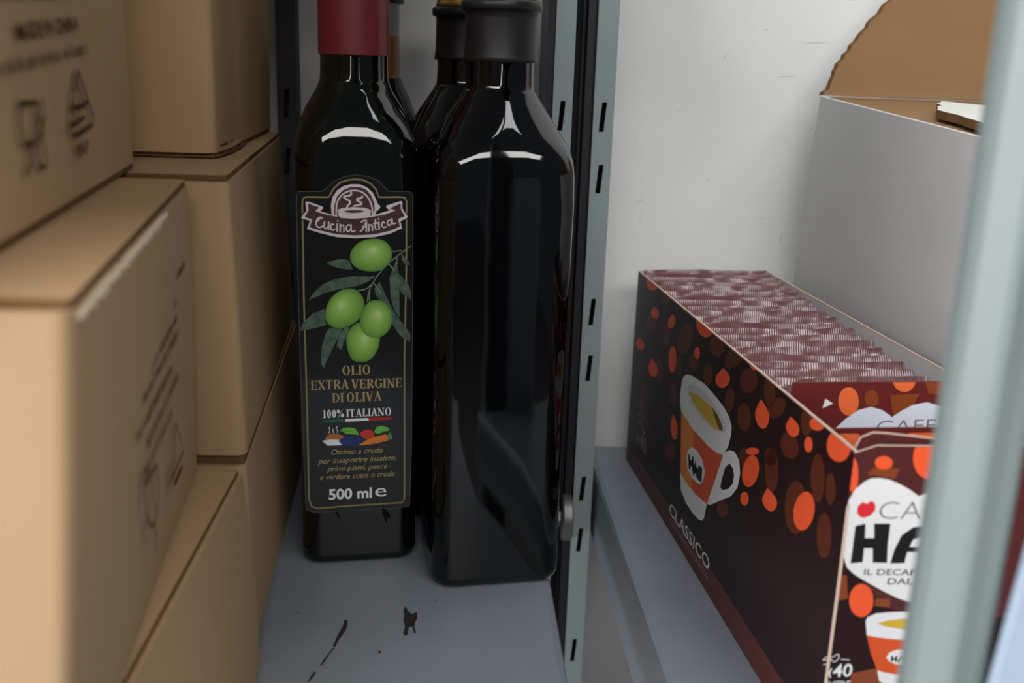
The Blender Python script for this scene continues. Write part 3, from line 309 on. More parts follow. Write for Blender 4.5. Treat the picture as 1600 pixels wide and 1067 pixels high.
'pot_dark':[(-7.3,190.8),(-5.1,191.3),(-2.2,191.5),(1.2,191.4),(3.4,190.9),(1.2,190.3),(-2.2,190.0),(-5.1,190.2)],'steam':[[(-3.4,200.2),(-3.2,198.9),(-5.1,198.5),(-7.3,197.9),(-5.8,196.8),(-3.8,195.9),(-3.8,194.8),(-5.3,193.6),(-5.5,192.1)],[(2.0,198.2),(1.8,197.4),(-0.8,197.0),(-0.3,195.9),(1.8,195.2),(1.6,194.2),(-1.8,193.7),(-2.3,192.9)]],'script':[[(-17.4,187.2),(-18.0,187.9),(-19.5,187.5),(-20.6,185.7),(-19.9,185.7),(-18.6,187.2)],[(-20.5,185.7),(-20.4,183.8),(-19.2,182.8),(-17.9,183.0),(-17.1,183.8)],[(-16.4,185.7),(-16.7,183.5),(-16.3,182.3),(-15.2,182.4),(-14.6,183.5)],[(-14.4,185.4),(-14.5,181.9)],[(-12.0,184.2),(-12.9,184.8),(-13.5,183.5),(-13.3,181.8),(-12.2,181.5),(-11.6,182.0)],[(-10.4,184.5),(-10.4,181.1)],[(-10.0,186.2),(-9.9,186.0)],[(-8.9,184.4),(-8.9,180.8)],[(-8.9,183.0),(-8.0,184.2),(-7.0,183.9),(-7.1,180.7)],[(-3.9,183.9),(-5.2,184.3),(-5.9,182.7),(-5.6,181.0),(-4.5,180.9),(-3.6,182.4)],[(-3.5,184.3),(-3.5,181.0),(-2.2,180.7),(-1.6,181.4)],[(1.0,181.0),(2.2,181.9),(3.6,185.2),(4.1,186.2),(3.9,180.8)],[(1.5,185.6),(3.0,186.5),(4.1,186.2)],[(2.1,183.3),(4.0,183.3)],[(5.2,184.3),(5.2,181.2)],[(5.2,183.1),(6.0,184.3),(6.9,184.2),(6.9,181.4)],[(8.4,186.9),(8.2,182.2),(9.3,181.9)],
[(7.6,185.0),(9.4,185.2)],[(10.1,185.4),(10.3,182.2)],[(10.0,187.2),(10.1,187.0)],[(13.0,185.2),(12.0,185.8),(11.4,184.3),(12.1,182.8),(13.6,183.2)],[(15.9,186.5),(14.7,186.5),(14.2,185.1),(14.8,183.7),(15.9,184.3),(16.4,185.8)],[(16.5,187.3),(16.9,184.6),(18.4,185.1)]],'olives':[[(-4.4,167.9),(-3.7,171.0),(-1.5,174.2),(2.1,176.4),(6.5,177.3),(11.0,177.1),(14.5,175.1),(16.5,171.9),(16.8,168.2),(15.4,164.6),(12.3,161.8),(8.3,160.5),(3.8,160.7),(-0.2,161.9),(-3.2,164.2)],[(-6.8,125.7),(-5.0,130.8),(-1.8,133.9),(1.8,134.8),(6.4,133.0),(10.5,128.2),(10.6,123.4),(9.1,118.7),(6.3,114.9),(2.6,113.1),(-2.8,113.7),(-5.5,118.0)],[(-17.0,138.1),(-16.0,143.6),(-13.3,148.2),(-8.8,151.4),(-4.3,152.3),(-0.3,150.9),(2.4,147.1),(3.0,142.5),(1.4,137.8),(-1.3,134.6),(-5.4,132.3),(-9.9,131.2),(-13.9,132.4),(-16.3,134.8)],[(0.2,135.0),(1.9,140.6),(3.7,144.3),(7.3,146.1),(11.8,145.6),(15.5,142.3),(17.0,137.6),(16.6,132.8),(14.6,129.1),(11.4,126.5),(7.3,125.9),(3.2,127.9),(0.7,131.2)]],'leaves':[[(-15.9,165.2),(-12.1,166.5),(-7.7,167.0),(-4.6,166.3),(-3.3,162.8),(-2.5,161.5),(-7.8,162.0),(-13.1,163.4)],[(-25.0,146.1),(-22.1,150.2),(-17.6,154.3),(-11.4,157.0),(-3.4,158.3),(7.8,158.0),(4.6,155.4),(-0.7,153.2),(-8.8,151.9),(-15.9,150.1),(-21.2,147.9)],
[(-29.5,130.4),(-27.7,134.5),(-23.2,139.1),(-16.9,141.8),(-17.0,136.2),(-16.1,133.4),(-22.4,131.6)],[(-19.1,116.5),(-18.6,122.1),(-16.7,128.7),(-14.4,132.0),(-8.1,131.4),(-10.9,125.8),(-13.6,120.1),(-16.4,114.5),(-17.8,110.7),(-19.0,112.6)],[(-11.4,122.0),(-9.9,127.6),(-7.2,131.8),(-4.5,132.3),(-5.9,128.5),(-7.7,123.8),(-9.1,120.0)],[(15.5,158.1),(17.3,162.7),(19.0,166.4),(20.4,155.3),(20.5,144.1),(20.5,136.6),(17.8,140.4),(15.9,147.9)],[(16.3,163.7),(20.0,159.9),(24.5,154.3),(26.4,150.6),(26.4,145.9),(21.8,148.8),(19.1,154.4)],[(7.8,151.7),(10.5,155.4),(13.7,147.9),(17.3,140.4),(21.9,133.7),(26.1,127.9),(26.1,123.6),(21.0,127.0),(16.4,133.8),(11.8,144.2),(8.7,148.0)],[(21.3,170.1),(23.6,167.3),(25.8,164.1),(23.6,163.6),(21.6,166.4)]],'stems':[[(26.0,173.5),(20.8,169.6),(14.5,164.6),(10.5,160.0),(7.3,155.4),(5.1,150.8),(4.2,145.2)],[(17.1,170.8),(21.3,171.2)],[(7.8,158.0),(6.0,157.5)],[(-0.3,150.9),(3.7,151.5),(6.4,154.0)],[(7.3,155.0),(10.9,149.8)],[(15.4,164.1),(17.7,160.9)],[(5.5,150.8),(5.3,145.7)],[(19.0,168.2),(19.1,164.6)]],'flag':[[(-19.1,82.5),(-7.3,82.9),(-7.3,81.5),(-19.1,81.4)],[(-7.3,82.9),(4.6,83.0),(4.6,81.5),(-7.3,81.3)],[(4.6,83.0),(16.5,83.3),(16.5,81.6),(4.6,81.4)]],
'steam2':[[(-15.6,78.7),(-15.3,77.1),(-15.7,75.5)],[(-13.6,77.6),(-13.8,76.6),(-13.3,75.4)],[(-11.6,78.9),(-12.0,77.8),(-11.2,76.5),(-11.5,75.5)]],'pasta':[(-18.1,72.0),(-16.4,74.4),(-14.2,75.2),(-10.5,74.5),(-7.6,73.2),(-10.6,71.3),(-15.0,71.1)],'plate':[(-19.3,71.3),(-14.6,71.9),(-9.1,71.3),(-7.6,68.8),(-12.1,68.4),(-16.5,68.5)],'blue':[(-10.9,70.9),(-8.3,72.8),(-4.6,73.7),(-0.9,72.5),(2.1,71.2),(0.2,68.9),(-2.4,67.2),(-5.4,67.9),(-9.1,68.6)],'veg_leaf':[[(-10.1,76.5),(-8.3,78.0),(-5.3,78.2),(-2.3,77.4),(-0.9,75.3),(-0.1,73.7),(-3.8,74.3),(-6.8,74.4),(-8.3,75.6)],[(7.4,75.0),(8.9,77.8),(11.9,78.5),(15.2,77.1),(15.5,75.5),(11.9,74.8),(9.6,74.0)]],'tomato':[(0.3,74.9),(2.1,76.2),(4.4,76.6),(6.6,75.8),(7.7,74.2),(7.3,71.8),(4.3,71.1),(1.0,72.5)],'carrot':[(-0.9,68.0),(2.8,70.4),(7.3,72.2),(13.4,73.6),(14.9,72.3),(14.5,70.1),(8.1,68.6),(2.8,68.0)],'carrot_top':[(14.5,73.1),(16.0,75.1),(17.1,71.0),(14.7,70.1)],'f_glass':[[(23.3,33.6),(22.2,28.2),(24.1,24.1),(28.8,22.9),(34.4,23.8),(36.5,27.3),(39.5,33.2),(23.3,33.6)],[(46.1,33.4),(46.7,29.6),(40.1,24.3),(33.3,20.6),(37.4,16.5),(44.0,16.3),(43.7,21.1),(42.6,26.0),(41.1,29.9),(41.3,33.1)],[(28.8,22.9),(29.1,18.7),(23.8,16.1)]],'f_tri':[[(92.8,40.5),(98.9,35.7),(105.2,30.4),(110.7,26.1),(109.4,22.7)],
[(92.8,40.5),(84.6,35.0),(80.1,29.4),(76.5,22.7),(83.4,21.4),(106.7,23.2)],[(82.7,29.8),(95.4,29.7),(104.0,31.0)],[(89.9,36.0),(89.7,28.4)],[(78.5,24.7),(96.8,26.3)]],'chips':[[(-21.0,461.9),(-19.8,457.0),(-18.8,455.7),(-17.7,453.3),(-16.5,454.5),(-15.2,455.3),(-14.8,449.7),(-15.6,446.1),(-15.9,441.5),(-14.9,436.9),(-15.7,435.7),(-16.9,441.5),(-18.4,441.5),(-18.8,434.6),(-20.4,433.5),(-21.0,436.9),(-20.3,441.5),(-21.6,448.5),(-21.2,453.3),(-22.0,456.9)],[(-50.0,447.9),(-48.4,447.9),(-48.0,443.7),(-48.4,438.6),(-49.7,433.4),(-51.0,429.0),(-51.8,423.5),(-52.9,424.6),(-52.3,430.1),(-51.3,436.8),(-50.1,442.5)],[(-52.7,423.5),(-52.0,423.1),(-53.4,419.3),(-54.5,414.0),(-55.5,409.9),(-56.9,408.5),(-55.9,413.0),(-54.4,418.2)],[(-57.8,403.9),(-58.4,400.0),(-59.8,396.7),(-60.6,395.8),(-59.7,401.4),(-58.7,404.5)],[(-31.6,421.4),(-30.1,420.3),(-30.5,418.7),(-31.6,419.5)],[(-73.9,455.4),(-72.9,455.0),(-73.1,453.0)],[(-7.0,467.6),(-6.1,466.8),(-6.6,465.8)]],'s_heart':[(23.7,116.2),(28.3,121.1),(33.6,125.1),(39.2,126.5),(44.6,125.0),(49.4,121.8),(53.4,124.7),(58.0,127.2),(64.3,128.4),(71.3,126.5),(77.9,122.1),(81.9,115.5),(83.2,107.2),(24.7,108.0)],'s_tri':[(18.3,130.4),(22.0,128.1),(17.4,126.1)],
's_or':[[(33.4,129.0),(33.4,126.8),(32.8,124.9),(31.8,123.4),(30.4,122.7),(28.8,122.7),(27.2,123.5),(25.8,124.9),(24.7,126.9),(24.2,129.1),(24.2,131.3),(24.7,133.3),(25.8,134.7),(27.2,135.4),(28.8,135.4),(30.4,134.7),(31.8,133.2),(32.8,131.3)],[(57.8,138.5),(57.8,136.6),(57.1,135.0),(55.9,133.8),(54.3,133.1),(52.5,133.2),(50.7,133.8),(49.1,135.1),(48.0,136.7),(47.4,138.6),(47.5,140.4),(48.1,142.0),(49.4,143.3),(51.0,143.9),(52.8,143.9),(54.6,143.2),(56.1,142.0),(57.3,140.4)]],'s_dor':[[(47.2,131.7),(60.5,132.2),(57.0,123.7),(49.9,122.4)],[(62.3,137.6),(72.6,137.6),(73.6,130.9),(64.6,132.4)],[(42.2,130.1),(42.2,128.8),(41.8,127.6),(41.0,126.7),(40.1,126.3),(39.0,126.3),(37.9,126.8),(36.9,127.7),(36.2,128.8),(35.8,130.2),(35.9,131.5),(36.2,132.7),(37.0,133.5),(38.0,134.0),(39.1,134.0),(40.2,133.5),(41.1,132.6),(41.8,131.5)]],'g_or':[[(19.8,123.6),(19.7,121.8),(19.1,120.1),(18.0,118.9),(16.5,118.3),(14.8,118.3),(13.2,119.0),(11.7,120.2),(10.7,121.9),(10.2,123.7),(10.2,125.6),(10.9,127.2),(12.0,128.4),(13.5,129.0),(15.1,129.0),(16.8,128.3),(18.2,127.1),(19.3,125.5)],[(52.9,127.5),(52.7,126.2),(51.6,125.1),(49.9,124.3),(47.6,123.8),(45.2,123.9),(42.8,124.4),(40.8,125.2),(39.4,126.4),(38.8,127.7),(39.1,129.0),(40.1,130.1),(41.9,130.9),(44.1,131.4),(46.5,131.3),(48.9,130.9),(50.9,130.0),(52.3,128.8)]]}

def place(o, e, Mw):
    if e is not None:
        me_ = Matrix.Translation(e.location) @ e.rotation_euler.to_matrix().to_4x4()
        o.parent = e; o.matrix_basis = me_.inverted() @ Mw
    else: o.matrix_world = Mw
    return o

# ------------------------------------------------------------------ the room
b = MB(); b.box((-1.6, .70, 0), (1.9, .80, 2.5), 'wall')
random.seed(3)
wall = b.build('wall_back'); tag(wall, kind='structure')
sm = Art(base=0, step=0)
for x, z, l, a in [(.178, .0086, .006, 60), (.1736, -.073, .003, 20), (.128, -.103, .003, 80), (.1275, -.0885, .004, 10), (.2285, -.1125, .008, 85), (.2134, -.0988, .004, 10), (.121, -.0464, .002, 30), (.1237, -.0378, .003, 5), (.221, -.003, .014, 5), (.2385, .0193, .02, 3), (.241, -.037, .006, 60), (.2036, .0266, .003, 10), (.149, -.0272, .002, 30)]:
    d = Vector((math.cos(R(a)), math.sin(R(a))))*l*500
    pts = [(x*1000-d.x, z*1000-d.y), (x*1000+random.uniform(-.4, .4), z*1000+random.uniform(-.4, .4)), (x*1000+d.x, z*1000+d.y)]
    sm.stroke(pts, lambda t: .15+.35*math.sin(math.pi*t), 'scuff', 0)
me = wall.data; me.materials.append(M['scuff'])
bm = bmesh.new(); bm.from_mesh(me)
for f in sm.f:
    vs = [bm.verts.new((sm.v[i][0], .69995, sm.v[i][1]+OZ)) for i in f]
    bm.faces.new(vs).material_index = 1
bm.to_mesh(me); bm.free()
b = MB(); b.box((-1.6, -6, -.05), (1.9, .70, 0), 'floor'); tag(b.build('floor'), kind='structure')

# ------------------------------------------------------------------ shelving
def tray(name, x0, x1, y0, y1, top, lip, loc, label, cat, group, chips=None):
    e = empty(name, loc, label, cat, group)
    o = Vector(loc)
    b = MB(); t = .0012
    prof = [(0, -lip), (0, -.004), (.0012, -.0012), (.004, 0)]
    rings = []
    for i, (dx, dz) in enumerate(prof): rings.append([(x0+dx, y0+dx, top+dz), (x1-dx, y0+dx, top+dz), (x1-dx, y1-dx, top+dz), (x0+dx, y1-dx, top+dz)])
    inner = [[(x+(t if x < (x0+x1)/2 else -t), y+(t if y < (y0+y1)/2 else -t), z-(t if k else 0)) for x, y, z in r] for k, r in enumerate(rings)]
    b.loft([[tuple(Vector(v)-o) for v in r] for r in rings+inner[::-1]], 'shelf_paint', cap0=False, cap1=True)
    n = len(b.v); b.f.append((12, 13, 14, 15)); b.m.append(0); b.f.append((0, 1, 29, 28)); b.m.append(0)
    b.f += [(1, 2, 30, 29), (2, 3, 31, 30), (3, 0, 28, 31)]; b.m += [0, 0, 0]
    if chips:
        for poly in chips:
            tri = tessellate_polygon([[Vector((p[0], p[1], 0)) for p in poly]])
            b.add([(p[0]/1000-o.x, p[1]/1000-o.y, top+.00006-o.z) for p in poly], [tuple(q) for q in tri], 'chip')
    b.build('shelf_panel', e)
    return e
tray('metal_shelf', -.30, .0545, .17, .690, S, .034, (-.12, .43, S), 'grey blue painted metal shelf with black chips under the oil bottles', 'shelf', None, ART['chips'])
tray('metal_shelf', .0974, .62, .212, .690, S, .046, (.36, .45, S), 'grey blue metal shelf with deep lip under the coffee sachet carton', 'shelf', None)
tray('metal_shelf', -.30, .0545, .17, .690, 1.405, .034, (-.12, .43, 1.405), 'unseen grey metal shelf added above the stacked boxes and the oil bottles for shade', 'shelf', None)  # out-of-view shelf, added to shade the wall behind the bottles

def slotted(mb, x0, x1, y, z0, z1, zs, m, ln=.0175, wd=.003, lean=.0013):
    """front plate with leaning slots cut through it"""
    cx = (x0+x1)/2 - .0004; zs = sorted(zs); z = z0
    for c in zs:
        a, d = c-ln/2, c+ln/2
        mb.add([(x0, y, z), (x1, y, z), (x1, y, a), (x0, y, a)], [(0, 1, 2, 3)], m)
        lo, hi = cx-lean/2, cx+lean/2
        mb.add([(x0, y, a), (lo-wd/2, y, a), (hi-wd/2, y, d), (x0, y, d)], [(0, 1, 2, 3)], m)
        mb.add([(lo+wd/2, y, a), (x1, y, a), (x1, y, d), (hi+wd/2, y, d)], [(0, 1, 2, 3)], m)
        z = d
    mb.add([(x0, y, z), (x1, y, z), (x1, y, z1), (x0, y, z1)], [(0, 1, 2, 3)], m)
slot_z = []
for k in range(-4, 6):
    slot_z += [S+.2342+k*.1205, S+.1972+k*.1205]
def upright(x0, x1, y, depth, label, paint='upright_paint', zs=slot_z):
    e = empty('slotted_upright', ((x0+x1)/2, y, 0), label, 'upright', None)
    ox, oy = (x0+x1)/2, y
    b = MB(); slotted(b, x0-ox, x1-ox, 0, 0, 2.0, zs, paint)
    o = b.build('flange', e, recalc=False); s_ = o.modifiers.new('sheet', 'SOLIDIFY'); s_.thickness = .0012; s_.offset = -1
    b = MB()
    b.box((x0-ox, .0014, 0), (x0-ox+.0012, depth, 2.0), paint); b.box((x1-ox-.0012, .0014, 0), (x1-ox, depth, 2.0), paint)
    b.box((x0-ox+.0013, depth-.0012, 0), (x1-ox-.0013, depth, 2.0), 'blue_black')  # dark plate behind the slots: the channel's inner shade put into its colour
    b.build('channel', e)
    return e
u1 = upright(.0819, .0942, .625, .05, 'slotted grey green upright right of the black strip, against the white wall')
u2 = upright(.0572, .0690, .625, .05, 'slotted grey green upright left of the black strip, behind the plain black bottle')
u3 = upright(-.1150, -.1026, .681, .016, 'dark slate upright in the back corner right of the stacked boxes', 'slate_paint')
b = MB(); b.box((-.0046, -.004, 0), (-.0003, .046, 1.98), 'blue_black')
o = b.build('upright_side', u2); o.location = (-.0060, .006, 0); o['label'] = 'dark left side of the upright'  # left side of the upright as a separate blue-black box
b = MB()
b.prism([(.0697, .660), (.0697, .630), (.0720, .6285), (.0742, .634), (.0756, .634), (.0765, .6285), (.0812, .6285), (.0812, .660)], 0, 2.0, 'blue_black')
o = b.build('gap_strip'); tag(o, 'tall black strip filling the gap between the two slotted uprights', 'strip')  # blue-black filler closing the gap between the uprights
# zinc bolt in the gap
e = empty('bolt', (.078, .6245, S-.027), 'round zinc bolt washer beside the upright just below shelf level', 'bolt')
def disk(mb, r, x0, x1, m, n=28, cy=0, cz=0, ch=.0012):
    rings = []
    for x, q in ((x0, r-ch), (x0+ch*.6, r), (x1-ch*.6, r), (x1, r-ch)):
        rings.append([(x, cy+q*math.cos(2*math.pi*i/n), cz+q*math.sin(2*math.pi*i/n)) for i in range(n)])
    mb.loft(rings, m)
b = MB(); disk(b, .0155, -.0036, .0030, 'steel'); b.build('washer', e, smooth='angle')
b = MB(); disk(b, .006, -.0075, -.0038, 'steel', n=6); b.build('bolt_head', e)
b = MB(); b.box((.099, .690, OZ-.346), (.116, .6995, OZ-.3225), 'white_plastic')
o = b.build('plastic_clip', bevel=.001); tag(o, 'small bright white block on the wall beside the upright, below the right shelf', 'clip')

# near upright, out of focus at the right edge
e = empty('near_upright', (.116, .205, 0), 'blurred pale grey green upright close to the lens at right edge', 'upright')
prof = [(.1078, .2105), (.1080, .2072), (.1092, .2048), (.1122, .2022), (.1140, .2006), (.1156, .2000), (.1172, .2006), (.1202, .2018), (.1238, .2028), (.1258, .2045), (.1268, .2075), (.1269, .2115)]
inn = [(p[0]+(.0012 if p[0] < .11 else (-.0012 if p[0] > .122 else 0)), p[1]+.0014) for p in prof]
b = MB(); b.prism([(x-.116, y-.205) for x, y in prof+inn[::-1]], 0, 2.0, 'near_paint'); b.build('post', e)
b = MB(); b.box((-.0068, .0068, 0), (.0095, .0078, 2.0), 'blue_black'); b.build('back_plate', e)
b = MB(); z0, z1 = OZ-.305, OZ-.065
b.hexa([(.1071, .1970, z0), (.165, .1970, z0), (.165, .1994, z0), (.1071, .1994, z0)], [(.1292, .1970, z1), (.165, .1970, z1), (.165, .1994, z1), (.1292, .1994, z1)], 'panel')
o = b.build('plastic_sheet', bevel=.001); tag(o, 'pale bluish white blurred sheet at bottom right, beside the near upright', 'sheet')

# ------------------------------------------------------------------ cardboard boxes
def ring(quad, r, inset=0, seg=5):
    c = sum((Vector(q) for q in quad), Vector((0, 0, 0)))/4; out = []
    q = [Vector(p) for p in quad]
    q = [p + Vector((c.x-p.x, c.y-p.y, 0)).normalized()*inset*1.414 for p in q]
    for i in range(4):
        p, a, d = q[i], q[i-1], q[(i+1) % 4]
        s = p+(a-p).normalized()*r; t = p+(d-p).normalized()*r
        for k in range(seg+1):
            f = k/seg; out.append(s*(1-f)**2 + p*2*f*(1-f) + t*f*f)
    return out
def lerpq(a, c, t): return [Vector(x)*(1-t)+Vector(y)*t for x, y in zip(a, c)]
def carton(lo, hi, label, seam='x', bulge=.001, torn=False, name='cardboard_box', flapgap=.002):
    """lo, hi: 4 corners (near-left, near-right, far-right, far-left)"""
    lo = [Vector(p) for p in lo]; hi = [Vector(p) for p in hi]
    base = sum(lo, Vector())/4
    e = empty(name, base, label, 'box', 'plain brown cardboard boxes stacked on the left')
    lo = [p-base for p in lo]; hi = [p-base for p in hi]
    H = hi[0].z-lo[0].z; fl = .0024
    b = MB(); rings = []
    for t in (fl/H, fl/H+.01, .12, .3, .5, .7, .88, 1-fl/H-.01, 1-fl/H):
        rings.append(ring(lerpq(lo, hi, t), .0052, -bulge*math.sin(math.pi*t)))
    def pit(r0, dz, k):      # the open rim, then the layer below the flaps
        c = sum(r0, Vector())/len(r0)
        return [p+(c-p).normalized()*.004 for p in r0], [p+(c-p).normalized()*.004+Vector((0, 0, dz)) for p in r0]
    a0, a1 = pit(rings[-1], -.001, 1); c0, c1 = pit(rings[0], .001, 1)
    b.loft([c1, c0]+rings+[a0, a1], 'cardboard')
    b.build('body', e, smooth='angle')
    for top in (1, 0):
        q0 = lerpq(lo, hi, 1-fl/H+.0003/H if top else .0002/H); q1 = lerpq(lo, hi, 1 if top else fl/H-.0003/H)
        for half in (0, 1):
            def part(q):
                m1 = (q[0]+q[1])/2; m2 = (q[2]+q[3])/2; g = (q[1]-q[0]).normalized()*.0006
                return [q[0], m1-g, m2-g, q[3]] if half == 0 else [m1+g, q[1], q[2], m2+g]
            A = ring(part(q0), .0012, flapgap, 2); B_ = ring(part(q1), .0012, flapgap, 2)
            f = MB(); f.loft([A, B_], 'cardboard_flap')
            n = len(A)            # the cut corrugated rim of the flap
            for i in range(n): f.m[i] = f.mi('cut_edge')
            f.build('top_flap' if top else 'bottom_flap', e)
    if torn:
        p, q = hi[1], hi[2]; f = MB(); N = 46; random.seed(5)
        for i in range(N):
            t = .02+.66*i/N; c = p.lerp(q, t) + Vector((-.0012, 0, -.0035)); s_ = random.uniform(.0008, .0021)*(1 if i > 4 else .6)
            dr = (q-p).normalized()
            f.add([c+dr*-s_, c+dr*s_, c+dr*s_*.6+Vector((.0018, 0, s_*.9)), c-dr*s_*.5+Vector((.0016, 0, -s_*1.2))], [(0, 1, 2), (0, 2, 3), (0, 3, 1), (1, 3, 2)], 'torn_fibre')
        o = f.build('torn_edge', e); o['label'] = 'pale torn paper fibres'
    return e
def Q(*p): return [P(*q) for q in p]
ZB, Z1, Z2, Z3 = -.2638, -.1698, -.0474, .078
eps = .0002
# bottom layer
boxA = carton(Q((-.25, .235, ZB+eps), (-.072, .235, ZB+eps), (-.0832, .4130, ZB+eps), (-.25, .4130, ZB+eps)), Q((-.25, .235, Z1-eps), (-.0888, .235, Z1-eps), (-.0882, .4130, Z1-eps), (-.25, .4130, Z1-eps)),
       'brown cardboard box at bottom of the front stack, lowest in the photo', flapgap=.0026)
boxB = carton(Q((-.24, .4190, ZB+eps), (-.0880, .4190, ZB+eps), (-.0995, .672, ZB+eps), (-.24, .672, ZB+eps)), Q((-.24, .4190, Z1-eps), (-.0885, .4190, Z1-eps), (-.1045, .672, Z1-eps), (-.24, .672, Z1-eps)),
       'brown cardboard box at bottom of the rear stack, its side facing the labelled bottle')
# middle layer
boxE = carton(Q((-.245, .1984, Z1+eps), (-.0842, .1984, Z1+eps), (-.1065, .4100, Z1+eps), (-.262, .4100, Z1+eps)), Q((-.245, .1984, Z2-eps), (-.0737, .1984, Z2-eps), (-.1038, .4070, Z2-eps), (-.262, .4070, Z2-eps)),
       'nearest brown cardboard box with long slanting lines of print and a torn top edge', torn=True, flapgap=.0018)
boxC = carton(Q((-.245, .4187, Z1+eps), (-.0880, .4187, Z1+eps), (-.1060, .672, Z1+eps), (-.245, .672, Z1+eps)), Q((-.245, .4187, Z2-eps), (-.0913, .4187, Z2-eps), (-.1120, .672, Z2-eps), (-.245, .672, Z2-eps)),
       'brown cardboard box in middle of the rear stack, a lit strip of its front showing')
# top layer
boxF = carton(Q((-.26, .185, Z2+eps), (-.0986, .185, Z2+eps), (-.1332, .4376, Z2+eps), (-.29, .4376, Z2+eps)), Q((-.26, .185, Z3), (-.0986, .185, Z3), (-.1345, .4376, Z3), (-.29, .4376, Z3)),
       'brown cardboard box at upper left printed with glass and fork and recycling symbols', flapgap=.001)
boxD = carton(Q((-.26, .4850, Z2+eps), (-.1106, .4850, Z2+eps), (-.1185, .676, Z2+eps), (-.26, .676, Z2+eps)), Q((-.26, .4850, Z3), (-.1118, .4850, Z3), (-.1190, .676, Z3), (-.26, .676, Z3)),
       'brown cardboard box topmost of the rear stack, beside the red capsule bottle', flapgap=.0018)

# a crumpled bottom flap squeezed out under the topmost rear box
random.seed(21); b = MB(); N = 14
base = boxD.location
for lay, (z, out, m) in enumerate(((Z2+.0006, .0042, 'cut_edge'), (Z2+.0026, .0030, 'cardboard_flap'), (Z2+.0044, .0018, 'cut_edge'))):
    A, B_ = Vector((-.1122, .4900, 0)), Vector((-.1175, .600, 0)); pts = []
    for i in range(N+1):
        t = i/N; c = A.lerp(B_, t); k = math.sin(math.pi*min(1, t*1.1+.12))**.5 if t < .9 else .2
        pts.append((c.x+out*k+random.uniform(-.0006, .0006), c.y, z+random.uniform(-.0003, .0003)))
    vs = []
    for x, y, zz in pts: vs += [P(x, y, zz)-base, P(x, y, zz+.0012)-base, P(x-out, y, zz+.0012)-base, P(x-out, y, zz)-base]
    fs = []
    for i in range(N):
        for k in range(4): fs.append((i*4+k, i*4+(k+1) % 4, (i+1)*4+(k+1) % 4, (i+1)*4+k))
    fs += [(0, 1, 2, 3), (N*4, N*4+3, N*4+2, N*4+1)]
    b.add(vs, fs, m)
o = b.build('crushed_flap', boxD); o['label'] = 'crushed flap edges squeezed out under the box'

def pseudo(a, p0, p1, h, m, layer, seed):
    """a line of lettering too soft to read: letter-like upright and slanting strokes"""
    rnd = random.Random(seed); p0 = Vector(p0); p1 = Vector(p1); L = (p1-p0).length; d = (p1-p0)/L; n = Vector((-d.y, d.x)); x = 0
    while x < L-1.2:
        wl = rnd.uniform(2.0, 6.5)*h/3.2; x2 = min(L, x+wl)
        while x < x2-.4:
            hh = h*rnd.choice((.62, .62, .7, 1)); k = rnd.choice((0, 1, 2)); g = h*.42
            q = p0+d*x
            a.stroke([q, q+n*hh], h*.17, m, layer)
            if k: a.stroke([q+n*h*.6, q+d*g*.8+n*h*.55, q+d*g*.8], h*.15, m, layer)
            if k == 2: a.stroke([q, q+d*g*.8], h*.15, m, layer)
            x += g+h*.22
        x = x2+h*.4
# print on the nearest box
def onbox(a, name, e, p0, p1, z):
    o = a.build(name, None, recalc=False); u = Vector(p1)-Vector(p0)
    return place(o, e, frame((p0[0], p0[1], z+OZ), u.x, u.y))
a = Art(base=.0016, step=.00003)
for i, (p, q) in enumerate([((94.8, 103.4), (144.4, 105.3)), ((89.9, 96.8), (148.7, 98.2)), ((47.2, 89.6), (186.3, 92.4)), ((75.2, 82.4), (159.4, 84.3)), ((80.5, 76.5), (159.4, 77.9)), ((86.6, 71.3), (160.9, 72.5)), ((74.5, 64.2), (145.1, 64.8)), ((89.2, 57.0), (154.4, 58.2)), ((81.4, 50.7), (137.3, 50.5))]):
    pseudo(a, p, q, 3.5, 'ink', i % 2, 40+i)
a.stroke([(80, 49), (101, 47), (103, 40), (97, 33), (92, 32), (86, 33), (80, 40), (80, 49)], 1.3, 'ink', 0); a.stroke([(92, 32), (92, 22)], 1.2, 'ink', 0); a.stroke([(98, 48), (92, 40), (95, 34)], 1, 'ink', 1)
a.stroke([(128, 31), (142, 46), (156, 30)], 1.6, 'ink', 0, closed=True); a.stroke([(133, 27), (150, 26)], 2.2, 'ink', 0)
onbox(a, 'print', boxE, (-.0795, .1984), (-.1052, .41), -.1696)
a = Art(base=.0016, step=.00003)
a.text('MADE IN CHINA', (26.8, 48.6), (98.4, 52.8), 4.2, 'ink', 0, offset=.02)
pseudo(a, (8, 40.6), (110.3, 46.2), 3.6, 'ink', 0, 9); pseudo(a, (2, 57.0), (118, 64.0), 4.2, 'ink', 0, 10)
for s_ in ART['f_glass']: a.stroke(s_, 1.5, 'ink', 0)
for s_ in ART['f_tri']: a.stroke(s_, 1.5, 'ink', 1)
a.text('PAP', (82.9, 14.6), (100.0, 15.0), 4.0, 'ink', 0, offset=.02)
onbox(a, 'print', boxF, (-.1066, .2435), (-.1332, .4376), -.0474)

